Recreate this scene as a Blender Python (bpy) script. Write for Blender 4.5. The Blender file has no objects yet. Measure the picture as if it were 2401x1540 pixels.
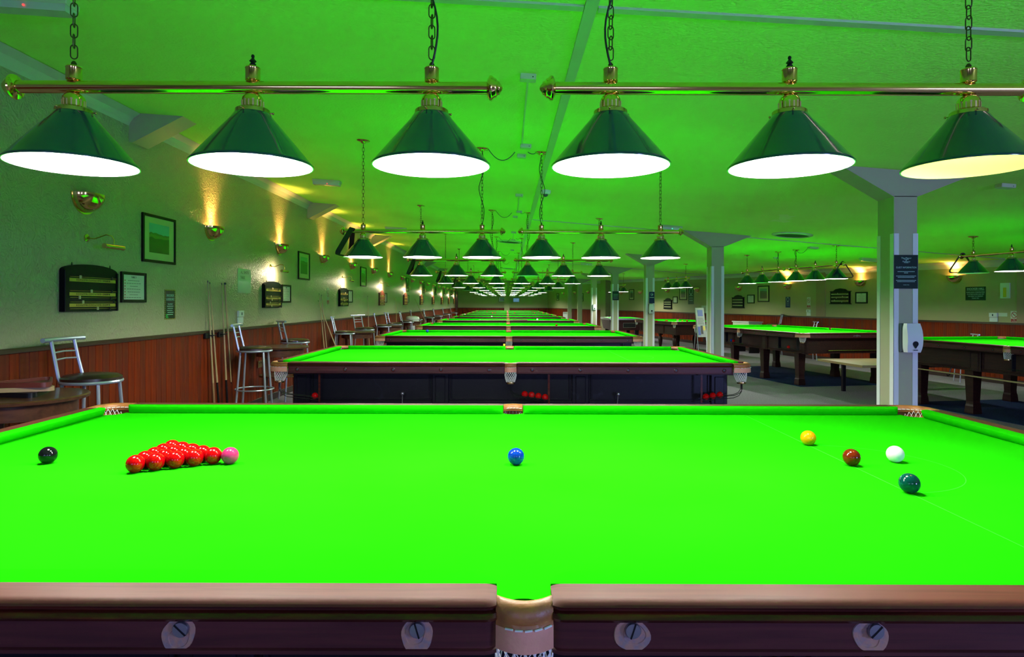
import bpy, bmesh, math, random
from mathutils import Vector, Matrix
random.seed(7)
C = bpy.context.scene.collection
PI = math.pi
# ------------------------------------------------------------------ camera
CAMZ = 1.365
cam_d = bpy.data.cameras.new('camera'); cam = bpy.data.objects.new('camera', cam_d); C.objects.link(cam)
cam_d.sensor_width = 36.0; cam_d.lens = 36.0*1525/2401
cam_d.shift_x = (1200.5-1189)/2401; cam_d.shift_y = -60.0/2401
cam_d.clip_start = 0.05; cam_d.clip_end = 100
cam.matrix_world = Matrix.Translation((0, 0, CAMZ)) @ Matrix.Rotation(PI/2, 4, 'X') @ Matrix.Rotation(math.radians(0.16), 4, 'Z')
bpy.context.scene.camera = cam
# ------------------------------------------------------------------ world, exposure
sc = bpy.context.scene
w = bpy.data.worlds.new('world'); sc.world = w; w.use_nodes = True
w.node_tree.nodes['Background'].inputs[0].default_value = (0.55, 0.65, 1.0, 1)
w.node_tree.nodes['Background'].inputs[1].default_value = 0.3
sc.view_settings.view_transform = 'Standard'; sc.view_settings.look = 'None'
sc.view_settings.gamma = 1; sc.view_settings.use_curve_mapping = False
sc.view_settings.exposure = 0.0
# ------------------------------------------------------------------ daylight through the windows behind the camera
DAY = (0.36, 0.40, 1.0)
def area(name, loc, rot, sx, sy, power, col):
    l = bpy.data.lights.new(name, 'AREA'); l.shape = 'RECTANGLE'; l.size = sx; l.size_y = sy; l.energy = power; l.color = col
    o = bpy.data.objects.new(name, l); C.objects.link(o); o.location = loc; o.rotation_euler = rot
    return o
area('window_daylight', (-1.7, -2.42, 1.55), (math.radians(66), 0, 0), 1.2, 0.8, 27, DAY)
area('window_daylight', (0.9, -2.42, 1.55), (math.radians(66), 0, 0), 1.2, 0.8, 27, DAY)
area('window_daylight', (5.0, -2.42, 1.45), (math.radians(68), 0, 0), 1.5, 0.8, 270, DAY)
LAMP_W = 52.0          # table lamps, watts
COOL = (1.0, 0.98, 0.90); WARM = (1.0, 0.48, 0.13)
SCONCE_W = 5.0
PICT_W = 6.0

# ------------------------------------------------------------------ helpers
class MB:
    def __init__(s): s.v = []; s.f = []; s.m = []; s.cur = 0
    def add(s, vs, fs):
        n = len(s.v); s.v += [tuple(v) for v in vs]
        for f in fs: s.f.append(tuple(n+i for i in f)); s.m.append(s.cur)
        return s
    def box(s, x0, x1, y0, y1, z0, z1):
        vs = [(x0,y0,z0),(x1,y0,z0),(x1,y1,z0),(x0,y1,z0),(x0,y0,z1),(x1,y0,z1),(x1,y1,z1),(x0,y1,z1)]
        return s.add(vs, [(0,3,2,1),(4,5,6,7),(0,1,5,4),(1,2,6,5),(2,3,7,6),(3,0,4,7)])
    def bbox(s, x0, x1, y0, y1, z0, z1, b=0.003):      # box with chamfered vertical+horizontal edges
        X=(x0,x0+b,x1-b,x1); Y=(y0,y0+b,y1-b,y1); Z=(z0,z0+b,z1-b,z1)
        def oct_(z, i):
            a,bb = (x0+i, x1-i), (y0+i, y1-i)
            return [(a[0]+b,bb[0],z),(a[1]-b,bb[0],z),(a[1],bb[0]+b,z),(a[1],bb[1]-b,z),(a[1]-b,bb[1],z),(a[0]+b,bb[1],z),(a[0],bb[1]-b,z),(a[0],bb[0]+b,z)]
        return s.loft([oct_(z0, b*.7), oct_(z0+b, 0), oct_(z1-b, 0), oct_(z1, b*.7)], True, True)
    def loft(s, rings, closed=True, caps=False):
        n = len(rings[0]); vs = [p for r in rings for p in r]; fs = []
        m = n if closed else n-1
        for i in range(len(rings)-1):
            for j in range(m):
                k = (j+1) % n
                fs.append((i*n+j, i*n+k, (i+1)*n+k, (i+1)*n+j))
        if caps:
            fs.append(tuple(range(n-1, -1, -1))); fs.append(tuple((len(rings)-1)*n+j for j in range(n)))
        return s.add(vs, fs)
    def lathe(s, prof, seg=24, c=(0,0,0), a0=0, a1=2*PI, caps=False):
        full = abs(a1-a0-2*PI) < 1e-6; n = seg if full else seg+1
        rings = []
        for r, z in prof:
            rings.append([(c[0]+r*math.cos(a0+(a1-a0)*i/seg), c[1]+r*math.sin(a0+(a1-a0)*i/seg), c[2]+z) for i in range(n)])
        return s.loft(rings, full, caps)
    def tube(s, pts, r, seg=8, caps=True, closed=False):
        pts = [Vector(p) for p in pts]; n = len(pts)
        rr = r if isinstance(r, (list, tuple)) else [r]*n
        rings = []; up = None
        for i in range(n):
            if closed: t = (pts[(i+1) % n]-pts[i-1])
            elif i == 0: t = pts[1]-pts[0]
            elif i == n-1: t = pts[-1]-pts[-2]
            else: t = (pts[i+1]-pts[i]).normalized()+(pts[i]-pts[i-1]).normalized()
            if t.length < 1e-9: t = Vector((0,0,1))
            t.normalize()
            if up is None:
                up = Vector((0,0,1)) if abs(t.z) < .9 else Vector((1,0,0))
            a = t.cross(up)
            if a.length < 1e-6: a = t.cross(Vector((0,1,0)))
            a.normalize(); b = t.cross(a).normalized(); up = -b if False else up - t*up.dot(t)
            if up.length < 1e-6: up = b.copy()
            up.normalize(); a = t.cross(up).normalized()
            rings.append([tuple(pts[i]+(a*math.cos(2*PI*k/seg)+up*math.sin(2*PI*k/seg))*rr[i]) for k in range(seg)])
        if closed: rings.append(rings[0]); caps = False
        return s.loft(rings, True, caps)
    def prism(s, outline, y0, y1):      # outline in (x,z), extruded in y (front y0)
        n = len(outline)
        vs = [(x, y0, z) for x, z in outline]+[(x, y1, z) for x, z in outline]
        fs = [tuple(range(n)), tuple(range(2*n-1, n-1, -1))]
        for i in range(n):
            j = (i+1) % n; fs.append((i, i+n, j+n, j))
        return s.add(vs, fs)
    def sphere(s, c, r, seg=16, rings=10):
        prof = [(max(1e-5, r*math.sin(PI*i/rings)), -r*math.cos(PI*i/rings)) for i in range(rings+1)]
        return s.lathe(prof, seg, c)
    def xf(s, M, start=0):
        s.v[start:] = [tuple(M @ Vector(v)) for v in s.v[start:]]; return s
    def mesh(s, name, mats, smooth=False, angle=35):
        me = bpy.data.meshes.new(name); me.from_pydata(s.v, [], s.f)
        if not isinstance(mats, (list, tuple)): mats = [mats]
        for m in mats: me.materials.append(m)
        for p, i in zip(me.polygons, s.m): p.material_index = min(i, len(mats)-1)
        bm = bmesh.new(); bm.from_mesh(me); bmesh.ops.recalc_face_normals(bm, faces=bm.faces)
        if smooth:
            for f in bm.faces: f.smooth = True
            ca = math.cos(math.radians(angle))
            for e in bm.edges:
                if len(e.link_faces) == 2 and e.link_faces[0].normal.dot(e.link_faces[1].normal) < ca: e.smooth = False
        bm.to_mesh(me); bm.free(); me.update()
        return me
    def build(s, name, mats, parent=None, smooth=False, angle=35):
        return link(name, s.mesh(name, mats, smooth, angle), parent)
def link(name, me, parent=None, loc=None, rot=None):
    o = bpy.data.objects.new(name, me); C.objects.link(o); o.parent = parent
    if loc: o.location = loc
    if rot: o.rotation_euler = rot
    return o
def empty(name, loc=(0,0,0), rz=0, parent=None):
    o = bpy.data.objects.new(name, None); C.objects.link(o); o.location = loc; o.rotation_euler = (0,0,rz); o.parent = parent
    o.empty_display_size = .1
    return o
def tag(o, label, cat, group=None, kind=None):
    o['label'] = label; o['category'] = cat
    if group: o['group'] = group
    if kind: o['kind'] = kind
    return o
def struct(o, label=None):
    o['kind'] = 'structure'
    if label: o['label'] = label
    return o
def copy_tree(o, parent=None):
    c = o.copy(); C.objects.link(c); c.parent = parent
    for ch in list(KIDS.get(o.name, o.children)): copy_tree(ch, c)
    return c
KIDS = {}
ORD = ['nearest','second','third','fourth','fifth','sixth','seventh','eighth','ninth','tenth','eleventh','twelfth','thirteenth','fourteenth','fifteenth','sixteenth','seventeenth','eighteenth']

# ------------------------------------------------------------------ materials
KEEP = ('baize', 'ceiling', 'enamel', 'carpet', 'plastic', 'glass', 'bulb', 'cord', 'indicator', 'plaster', 'screen')
def mat(name, col, rough=.5, metal=0, spec=.5, coat=0, bump=None, var=None, emit=None):
    if metal == 0 and not any(k in name for k in KEEP):
        col = tuple(c*.76 for c in col)
        if var: var = (var[0], tuple(c*.76 for c in var[1]))+tuple(var[2:])
    m = bpy.data.materials.new(name); m.use_nodes = True; nt = m.node_tree; b = nt.nodes['Principled BSDF']
    b.inputs['Base Color'].default_value = (*col, 1); b.inputs['Roughness'].default_value = rough
    b.inputs['Metallic'].default_value = metal; b.inputs['Specular IOR Level'].default_value = spec
    b.inputs['Coat Weight'].default_value = coat; b.inputs['Coat Roughness'].default_value = .08
    if emit: b.inputs['Emission Color'].default_value = (*emit[0], 1); b.inputs['Emission Strength'].default_value = emit[1]
    tc = nt.nodes.new('ShaderNodeTexCoord')
    if var:      # (scale vec, col2, lo, hi, detail)
        mp = nt.nodes.new('ShaderNodeMapping'); mp.inputs['Scale'].default_value = var[0]
        nz = nt.nodes.new('ShaderNodeTexNoise'); nz.inputs['Scale'].default_value = 1; nz.inputs['Detail'].default_value = 5
        nz.inputs['Distortion'].default_value = var[4] if len(var) > 4 else 0
        cr = nt.nodes.new('ShaderNodeValToRGB'); cr.color_ramp.elements[0].position = var[2]; cr.color_ramp.elements[1].position = var[3]
        cr.color_ramp.elements[0].color = (*col, 1); cr.color_ramp.elements[1].color = (*var[1], 1)
        nt.links.new(tc.outputs['Object'], mp.inputs['Vector']); nt.links.new(mp.outputs[0], nz.inputs['Vector'])
        nt.links.new(nz.outputs['Fac'], cr.inputs[0]); nt.links.new(cr.outputs[0], b.inputs['Base Color'])
    if bump:     # (scale vec, strength, distance, distortion)
        mp = nt.nodes.new('ShaderNodeMapping'); mp.inputs['Scale'].default_value = bump[0]
        nz = nt.nodes.new('ShaderNodeTexNoise'); nz.inputs['Scale'].default_value = 1; nz.inputs['Detail'].default_value = 4
        nz.inputs['Distortion'].default_value = bump[3] if len(bump) > 3 else 0
        bp = nt.nodes.new('ShaderNodeBump'); bp.inputs['Strength'].default_value = bump[1]; bp.inputs['Distance'].default_value = bump[2]
        nt.links.new(tc.outputs['Object'], mp.inputs['Vector']); nt.links.new(mp.outputs[0], nz.inputs['Vector'])
        nt.links.new(nz.outputs['Fac'], bp.inputs['Height']); nt.links.new(bp.outputs[0], b.inputs['Normal'])
    return m
M = {}
M['cloth'] = mat('green_baize', (.011,.46,.002), 1.0, spec=.0, var=((1.3,2.2,1),(.014,.50,.003),.35,.7), bump=((900,900,900),.15,.0006))
M['cloth_line'] = mat('baulk_line_chalk', (.045,.75,.03), .9, spec=.1)
M['rail_top'] = mat('worn_mahogany', (.165,.042,.030), .52, spec=.18, var=((3,60,60),(.10,.024,.016),.42,.75,.6), bump=((6,120,120),.12,.001))
M['dark_wood'] = mat('dark_mahogany', (.055,.008,.006), .24, spec=.45, var=((4,50,50),(.16,.028,.010),.45,.8,.5))
M['rail_face'] = mat('mahogany_face', (.070,.014,.018), .42, spec=.3, var=((3,40,70),(.13,.030,.03),.4,.8,.5))
M['frame_black'] = mat('ebonised_frame', (.004,.005,.012), .35, spec=.22, var=((9,9,9),(.02,.025,.05),.64,.85,1))
M['dark_oak'] = mat('dark_brown_oak', (.022,.006,.004), .42, spec=.25, var=((4,40,40),(.05,.013,.008),.45,.8,.5))
M['leather'] = mat('brown_leather', (.52,.20,.05), .42, var=((25,25,25),(.32,.12,.045),.4,.7), bump=((150,150,150),.3,.002))
M['leather_pale'] = mat('pale_leather', (.95,.42,.28), .6, bump=((120,120,120),.35,.002), var=((18,18,18),(.75,.32,.2),.4,.7))
M['net'] = mat('white_net_cord', (.72,.74,.72), .85)
M['brass'] = mat('polished_brass', (.80,.56,.20), .13, metal=1)
M['brass_old'] = mat('tarnished_brass', (.62,.44,.17), .26, metal=1, var=((30,30,30),(.34,.22,.1),.5,.75))
M['shade_green'] = mat('green_enamel', (.002,.030,.048), .16, coat=.5)
M['shade_white'] = mat('white_enamel', (.85,.85,.83), .5)
M['chain'] = mat('dark_bronze_chain', (.10,.075,.05), .35, metal=1)
M['cable'] = mat('black_cable', (.01,.01,.01), .5)
M['ceiling'] = mat('stippled_ceiling_paint', (.58,.97,.22), .8, spec=.08, bump=((55,55,55),.45,.012), var=((.7,.7,.7),(.52,.88,.19),.45,.75))  # green light thrown up by the tables is partly put into this colour
M['white_paint'] = mat('white_gloss_paint', (.62,.64,.56), .4, bump=((4,4,60),.1,.004))
M['wall'] = mat('cream_stucco', (.49,.46,.29), .40, spec=.5, bump=((16,16,16),.75,.022,2.4))
M['frame_paint'] = mat('cream_frame_paint', (.50,.50,.33), .5, bump=((4,4,60),.1,.004))
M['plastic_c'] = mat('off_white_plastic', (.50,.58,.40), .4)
M['sheet_dull'] = mat('dull_white_board', (.36,.42,.36), .5)
M['wall_r'] = mat('cream_wall_paint', (.43,.39,.20), .55, bump=((25,25,25),.3,.01,1.5))
M['wall_pink'] = mat('pinkish_wall_paint', (.42,.27,.18), .6)
M['dado'] = mat('stained_pine_boards', (.21,.024,.0025), .5, spec=.1, var=((7,7,.9),(.07,.009,.002),.42,.72,1.5))
M['dado2'] = mat('stained_pine_boards_dark', (.15,.018,.002), .5, spec=.15, var=((7,7,.9),(.06,.007,.002),.42,.72,1.5))
M['dado_rail'] = mat('dark_dado_rail', (.05,.018,.012), .35)
M['carpet'] = mat('grey_carpet', (.25,.22,.27), .98, spec=.05, var=((60,60,60),(.15,.14,.17),.35,.7), bump=((300,300,300),.6,.004))
M['rug'] = mat('blue_carpet', (.016,.035,.10), .98, spec=.05, var=((60,60,60),(.01,.02,.06),.35,.7), bump=((300,300,300),.6,.004))
M['skirting'] = mat('dark_skirting', (.03,.015,.012), .4)
M['stool_metal'] = mat('silver_painted_steel', (.42,.46,.60), .32, metal=.55)
M['stool_seat'] = mat('dark_brown_vinyl', (.030,.012,.010), .33, coat=.2)
M['table_wood'] = mat('dark_table_wood', (.13,.045,.022), .3, var=((5,40,40),(.07,.022,.012),.4,.7,.4), coat=.3)
M['black'] = mat('black_lacquer', (.006,.007,.010), .3, spec=.3)
M['black_matt'] = mat('black_matt_wood', (.012,.011,.010), .6)
M['scoreboard'] = mat('black_board', (.004,.005,.007), .45, spec=.12)
M['board_red'] = mat('mahogany_board', (.17,.035,.025), .4)
M['brass_strip'] = mat('brass_strip', (.55,.40,.08), .4, metal=.6)
M['strip_pale'] = mat('ivory_strip', (.62,.58,.30), .5)
M['frame'] = mat('black_picture_frame', (.007,.005,.004), .4, spec=.18)
M['paper'] = mat('white_paper', (.78,.82,.78), .25, coat=.4)
M['mount'] = mat('cream_mount_card', (.55,.55,.30), .3, coat=.3)
M['ink'] = mat('dark_ink', (.02,.02,.025), .6)
M['ink_red'] = mat('red_print', (.42,.02,.03), .5)
M['ink_blue'] = mat('blue_print', (.03,.10,.42), .5)
M['ink_yellow'] = mat('yellow_print', (.75,.65,.03), .5)
M['ink_green'] = mat('green_print', (.02,.35,.06), .5)
M['sign_green'] = mat('dark_green_sign', (.003,.028,.022), .45, spec=.2)
M['sign_blue'] = mat('navy_sign', (.004,.025,.11), .45, spec=.2)
M['sign_text'] = mat('pale_sign_lettering', (.45,.80,.75), .5)
M['plastic'] = mat('white_plastic', (.72,.74,.78), .3)
M['plastic_dark'] = mat('dark_grey_plastic', (.06,.08,.10), .3)
M['clear'] = mat('glossy_clear_plastic', (.62,.70,.60), .08, coat=1)
M['diffuser'] = mat('frosted_diffuser', (.65,.70,.66), .25)
M['rawwood'] = mat('chipped_raw_wood', (.50,.27,.19), .7, var=((60,60,60),(.33,.24,.24),.45,.6), bump=((90,90,90),.5,.003))
M['steel'] = mat('steel_bolt', (.30,.31,.38), .35, metal=.9)
M['bolt_dark'] = mat('dull_bolt', (.05,.05,.07), .45, metal=.5)
M['cue_ash'] = mat('pale_ash_cue', (.55,.38,.20), .35, coat=.2)
M['cue_pink'] = mat('reddish_cue_wood', (.40,.18,.10), .35, coat=.2)
M['cue_black'] = mat('ebony_cue_butt', (.010,.008,.008), .2)
M['light_oak'] = mat('light_oak_top', (.52,.36,.17), .4, var=((2,40,40),(.44,.29,.13),.4,.7,.3))
M['maroon'] = mat('maroon_laminate', (.075,.014,.020), .4, var=((2,2,40),(.05,.01,.014),.4,.7))
M['silver'] = mat('silver_trim', (.6,.62,.62), .25, metal=.9)
M['glass'] = mat('window_glass', (.9,.95,1), .05); M['glass'].node_tree.nodes['Principled BSDF'].inputs['Transmission Weight'].default_value = 1
M['screen'] = mat('screen', (.01,.02,.03), .1, emit=((.12,.45,.60), .35))
M['led_green'] = mat('green_indicator', (.02,.4,.15), .3, emit=((.05,1,.4), 3))
M['led_red'] = mat('red_indicator', (.5,.02,.02), .3, emit=((1,.05,.05), 2))
M['bulb'] = mat('frosted_bulb', (.9,.9,.9), .4, emit=((1,1,1), 12))
M['bulb_warm'] = mat('warm_bulb', (.9,.8,.6), .4, emit=((1,.6,.25), 10))
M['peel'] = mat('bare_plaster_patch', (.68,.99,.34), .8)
M['vent'] = mat('dusty_dark_vent', (.03,.035,.03), .8)
for nm, c in dict(red=(.50,.001,.003), black=(.004,.004,.006), pink=(.55,.03,.15), blue=(.003,.040,.36), brown=(.13,.012,.002), yellow=(.62,.32,.002), green=(.001,.055,.045), white=(.80,.78,.72)).items():
    M['ball_'+nm] = mat('ball_'+nm, c, .06, spec=.22, coat=.14)
def hill_mat(name, sky, hill, low, zc):
    m = mat(name, low, .3, coat=.5); nt = m.node_tree; b = nt.nodes['Principled BSDF']
    tc = nt.nodes.new('ShaderNodeTexCoord'); sp = nt.nodes.new('ShaderNodeSeparateXYZ'); nz = nt.nodes.new('ShaderNodeTexNoise')
    nz.inputs['Scale'].default_value = 9; ma = nt.nodes.new('ShaderNodeMath'); ma.operation = 'MULTIPLY_ADD'; ma.inputs[1].default_value = .22
    cr = nt.nodes.new('ShaderNodeValToRGB'); cr.color_ramp.interpolation = 'CONSTANT'
    e = cr.color_ramp.elements; e[0].position = 0; e[0].color = (*low, 1); e[1].position = zc-.10; e[1].color = (*hill, 1)
    x = e.new(zc); x.color = (hill[0]*.6, hill[1]*.6, hill[2]*.9, 1); x = e.new(zc+.06); x.color = (*sky, 1)
    nt.links.new(tc.outputs['Generated'], sp.inputs[0]); nt.links.new(tc.outputs['Object'], nz.inputs['Vector'])
    nt.links.new(nz.outputs['Fac'], ma.inputs[0]); nt.links.new(sp.outputs['Z'], ma.inputs[2]); nt.links.new(ma.outputs[0], cr.inputs[0])
    nt.links.new(cr.outputs[0], b.inputs['Base Color']); return m
M['pic_a'] = hill_mat('hillside_photograph', (.10,.36,.36), (.10,.16,.03), (.02,.05,.012), .72)
M['pic_b'] = hill_mat('moorland_photograph', (.10,.28,.20), (.03,.08,.03), (.02,.04,.02), .80)

# ------------------------------------------------------------------ text
def text_mesh(s, size, depth=.0006, align='CENTER', name='lettering', squeeze=1.0, shear=0):
    cu = bpy.data.curves.new('t', 'FONT'); cu.body = s; cu.size = size; cu.extrude = depth; cu.align_x = align; cu.align_y = 'CENTER'; cu.shear = shear
    cu.resolution_u = 3
    ob = bpy.data.objects.new('t', cu); C.objects.link(ob)
    dg = bpy.context.evaluated_depsgraph_get(); dg.update()
    me = bpy.data.meshes.new_from_object(ob.evaluated_get(dg)); me.name = name
    # text lies in xy; stand it up facing -y
    me.transform(Matrix.Diagonal((squeeze, 1, 1, 1))); me.transform(Matrix.Rotation(PI/2, 4, 'X'))
    bpy.data.objects.remove(ob); bpy.data.curves.remove(cu)
    return me
def text(s, size, x, y, z, m, parent, squeeze=1.0, name='lettering', shear=0, align='CENTER'):
    me = text_mesh(s, size, name=name, squeeze=squeeze, shear=shear, align=align); me.materials.clear(); me.materials.append(m)
    return link(name, me, parent, (x, y, z))

# ------------------------------------------------------------------ room geometry
XL = -3.30; YB = 42.0; YN = -2.5
def ceil_z(x): return 2.80-.065*x if x < .4 else 2.774-.08*(x-.4)
def xr(y): return 8.57-.19*(y-10.8)
def yr(px): return 10.622/((px-1189)/1525+.19)         # where the ray through image column px meets the right wall
RA = math.atan2(.19, 1.0)                               # the right wall's turn from the long axis
RWN = Vector((-math.cos(RA), -math.sin(RA), 0)); RROT = -(PI/2-RA)
DADO = 1.054

b = MB().box(XL-.3, 12, YN-.2, YB+.3, -.12, 0); struct(b.build('floor', M['carpet']), 'grey speckled carpet')
b = MB()
for xa, xb in ((XL-.12, .4), (.4, 12)):
    b.add([(xa,YN,ceil_z(xa)),(xb,YN,ceil_z(xb)),(xb,YB+.2,ceil_z(xb)),(xa,YB+.2,ceil_z(xa)),
           (xa,YN,ceil_z(xa)+.1),(xb,YN,ceil_z(xb)+.1),(xb,YB+.2,ceil_z(xb)+.1),(xa,YB+.2,ceil_z(xa)+.1)],
          [(0,3,2,1),(4,5,6,7),(0,1,5,4),(1,2,6,5),(2,3,7,6),(3,0,4,7)])
struct(b.build('ceiling', M['ceiling']), 'stippled ceiling lit green by the tables, that green also put into its colour')
struct(MB().box(XL-.15, XL, YN, YB, 0, 3.08).build('wall_left', M['wall']), 'cream textured stucco wall')
struct(MB().box(XL-.15, 4, YB, YB+.15, 0, 3.08).build('wall_back', M['wall_r']), 'plain pale back wall')
def rw_quad(b, y0, y1, off0, off1, z0, z1=None):
    # slab hugging the oblique right wall between y0,y1; off = distance into the room
    def P(y, off): return (xr(y)+RWN.x*off, y+RWN.y*off)
    a, c_, d, e = P(y0, off0), P(y1, off0), P(y1, off1), P(y0, off1)
    pts = [a, c_, d, e]
    zt = [ceil_z(p[0])+.02 if z1 is None else z1 for p in pts]
    b.add([(p[0], p[1], z0) for p in pts]+[(p[0], p[1], z) for p, z in zip(pts, zt)], [(0,3,2,1),(4,5,6,7),(0,1,5,4),(1,2,6,5),(2,3,7,6),(3,0,4,7)])
    return b
struct(rw_quad(MB(), YN, YB+.2, -.15, 0, 0).build('wall_right', M['wall_r']), 'cream painted side wall')
# near wall behind the camera with three window openings
b = MB()
wins = [(-2.35,-1.05,1.1,2.0),(.25,1.55,1.1,2.0),(4.2,5.8,1.0,1.9)]
xs = XL-.15; 
for x0, x1, z0, z1 in wins:
    b.box(xs, x0, YN-.15, YN, 0, 3.1); b.box(x0, x1, YN-.15, YN, 0, z0); b.box(x0, x1, YN-.15, YN, z1, 3.1); xs = x1
b.box(xs, 11.4, YN-.15, YN, 0, 3.1)
struct(b.build('wall_near', M['wall']))
for i, (x0, x1, z0, z1) in enumerate(wins):
    f = MB()
    for q in ((x0,x0+.05,z0,z1),(x1-.05,x1,z0,z1),(x0,x1,z0,z0+.05),(x0,x1,z1-.05,z1),((x0+x1)/2-.02,(x0+x1)/2+.02,z0,z1)): f.box(q[0],q[1],YN-.12,YN-.06,q[2],q[3])
    f = struct(f.build('window_%d' % (i+1), M['white_paint'])); MB().box(x0+.03,x1-.03,YN-.10,YN-.09,z0+.03,z1-.03).build('pane', M['glass'], f)
# coves
prof = [(.0,-.115),(.012,-.085),(.04,-.045),(.10,-.004)]
b = MB()
rings = []
for y in (YN, YB):
    rings.append([(XL+o, y, ceil_z(XL+o)+z) for o, z in prof]+[(XL, y, ceil_z(XL))])
b.loft(rings, True, True); struct(b.build('trim_1', M['white_paint'], smooth=False), 'white ceiling cove')
b = MB(); rings = []
for y in (YN, YB):
    r = []
    for o, z in [(.0,-.115),(.012,-.085),(.04,-.045),(.10,-.004),(0,0)]:
        X, Y = xr(y)+RWN.x*o, y+RWN.y*o; r.append((X, Y, ceil_z(X)+z))
    rings.append(r)
b.loft(rings, True, True); struct(b.build('trim_2', M['white_paint']), 'white ceiling cove')
# ceiling joint strips
def strip(name, pts, wd, m=M['white_paint'], th=.012):
    b = MB(); pts = [Vector((x, y, 0)) for x, y in pts]; rings = []
    for i, p in enumerate(pts):
        t = (pts[min(i+1, len(pts)-1)]-pts[max(i-1, 0)]).normalized(); n = Vector((-t.y, t.x, 0))*wd/2
        a, c_ = p+n, p-n
        rings.append([(a.x,a.y,ceil_z(a.x)+.004),(a.x,a.y,ceil_z(a.x)-th),(c_.x,c_.y,ceil_z(c_.x)-th),(c_.x,c_.y,ceil_z(c_.x)+.004)])
    b.loft(rings, True, True); return struct(b.build(name, m))
strip('trim_3', [(.40, YN), (.385, 12), (.37, YB)], .06)
strip('trim_4', [(-3.2, 3.16), (.36, 3.10)], .05)
strip('trim_5', [(.43, 3.10), (2.6, 2.98), (6, 2.9)], .05)
for i, y in enumerate((10.95, 21, 31)):
    strip('trim_%d' % (6+i), [(.43, y), (9.2-.19*(y-10.8)-.8, y)], .03)
# dado: boards, rails and skirting
def board_mesh(wd, h, th, m, seed):
    g = .004; b = MB()
    pr = [(-wd/2+g*.2, 0), (-wd/2+g*.2, -th*.45), (-wd/2+g*1.3, -th), (wd/2-g*1.3, -th), (wd/2-g*.2, -th*.45), (wd/2-g*.2, 0)]
    b.loft([[(x, y, 0) for x, y in pr], [(x, y, h) for x, y in pr]], True, True)
    me = b.mesh('dado_board', m); return me
BW = .09
bm_ = [board_mesh(BW, DADO-.03-.09, .012, M['dado'], 0), board_mesh(BW, DADO-.03-.09, .012, M['dado2'], 1), board_mesh(BW, DADO-.03-.09, .012, M['dado'], 2)]
dl = struct(MB().box(XL, XL+.006, YN, YB, .09, DADO-.03).build('trim_10', M['dado2']), 'red-brown pine boarding below the left dado rail')
dr = struct(rw_quad(MB(), YN, YB, 0, .006, .09, DADO-.03).build('trim_11', M['dado2']), 'red-brown pine boarding below the right dado rail')
y = 3.3; n = 0
while y < 13.0:
    link('dado_board', bm_[(n*7) % 3 if n % 4 else 1], dl, (XL+.006, y+BW/2, .09), (0, 0, PI/2)); y += BW; n += 1
def joined_boards(y0, y1, right):
    b = MB(); y = y0
    while y < y1:
        if right:
            s0 = len(b.v); b.loft([[(x, yy, 0) for x, yy in ((-.043,0),(-.040,-.012),(.040,-.012),(.043,0))], [(x, yy, DADO-.12) for x, yy in ((-.043,0),(-.040,-.012),(.040,-.012),(.043,0))]], True, True)
            b.xf(Matrix.Translation((xr(y)+RWN.x*.006, y+RWN.y*.006, .09)) @ Matrix.Rotation(RROT, 4, 'Z'), s0)
        else:
            b.loft([[(XL+.006, y-.043, z), (XL+.018, y-.040, z), (XL+.018, y+.040, z), (XL+.006, y+.043, z)] for z in (.09, DADO-.03)], True, True)
        y += BW*(math.cos(RA) if right else 1)
    return b
o = joined_boards(13.06, YB-.1, False).build('far_boards', M['dado'], dl); o['kind'] = 'stuff'
y = 9.2; n = 0
while y < 16.0:
    link('dado_board', bm_[(n*5) % 3], dr, (xr(y)+RWN.x*.006, y+RWN.y*.006, .09), (0, 0, RROT)); y += BW*math.cos(RA); n += 1
o = joined_boards(y, YB-.2, True).build('far_boards', M['dado'], dr); o['kind'] = 'stuff'
db = struct(MB().box(XL+.02, 3.0, YB-.012, YB, .09, DADO-.03).build('trim_12', M['dado']), 'pine boarding on the back wall')
struct(MB().bbox(XL, XL+.035, YN, YB, DADO-.035, DADO, .004).build('trim_13', M['dado_rail']), 'dark dado rail')
struct(rw_quad(MB(), YN, YB, 0, .035, DADO-.035, DADO).build('trim_14', M['dado_rail']), 'dark dado rail')
struct(MB().box(XL, 3.0, YB-.03, YB, DADO-.035, DADO).build('trim_15', M['dado_rail']), 'dark dado rail')
struct(MB().bbox(XL, XL+.02, YN, YB, 0, .095, .004).build('baseboard_left', M['skirting']))
struct(rw_quad(MB(), YN, YB, 0, .02, 0, .095).build('baseboard_right', M['skirting']))
struct(MB().box(XL, 2.95, YB-.02, YB, 0, .095).build('baseboard_back', M['skirting']))
# wall piers on the right wall
def rpos(px): 
    y = yr(px); return y
for i, (pa, pb, mm, off) in enumerate(((2386, 2430, 'wall_pink', .02), (1915, 1936, 'wall_pink', .02), (1422, 1434, 'wall_r', .30))):
    ya, yb_ = yr(pb), yr(pa)
    struct(rw_quad(MB(), ya, yb_, 0, off, DADO if off < .1 else 0).build('trim_%d' % (20+i), M[mm]), 'boxed pier on the right wall')
struct(MB().box(-.18, .16, YB-.35, YB, 0, ceil_z(0)+.05).build('trim_23', M['wall_r']), 'pier at the middle of the back wall')
struct(MB().box(XL+.01, XL+.13, YB-.6, YB-.02, 0, 2.1).build('door_1', M['table_wood']), 'brown door at the far end of the left wall')

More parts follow.
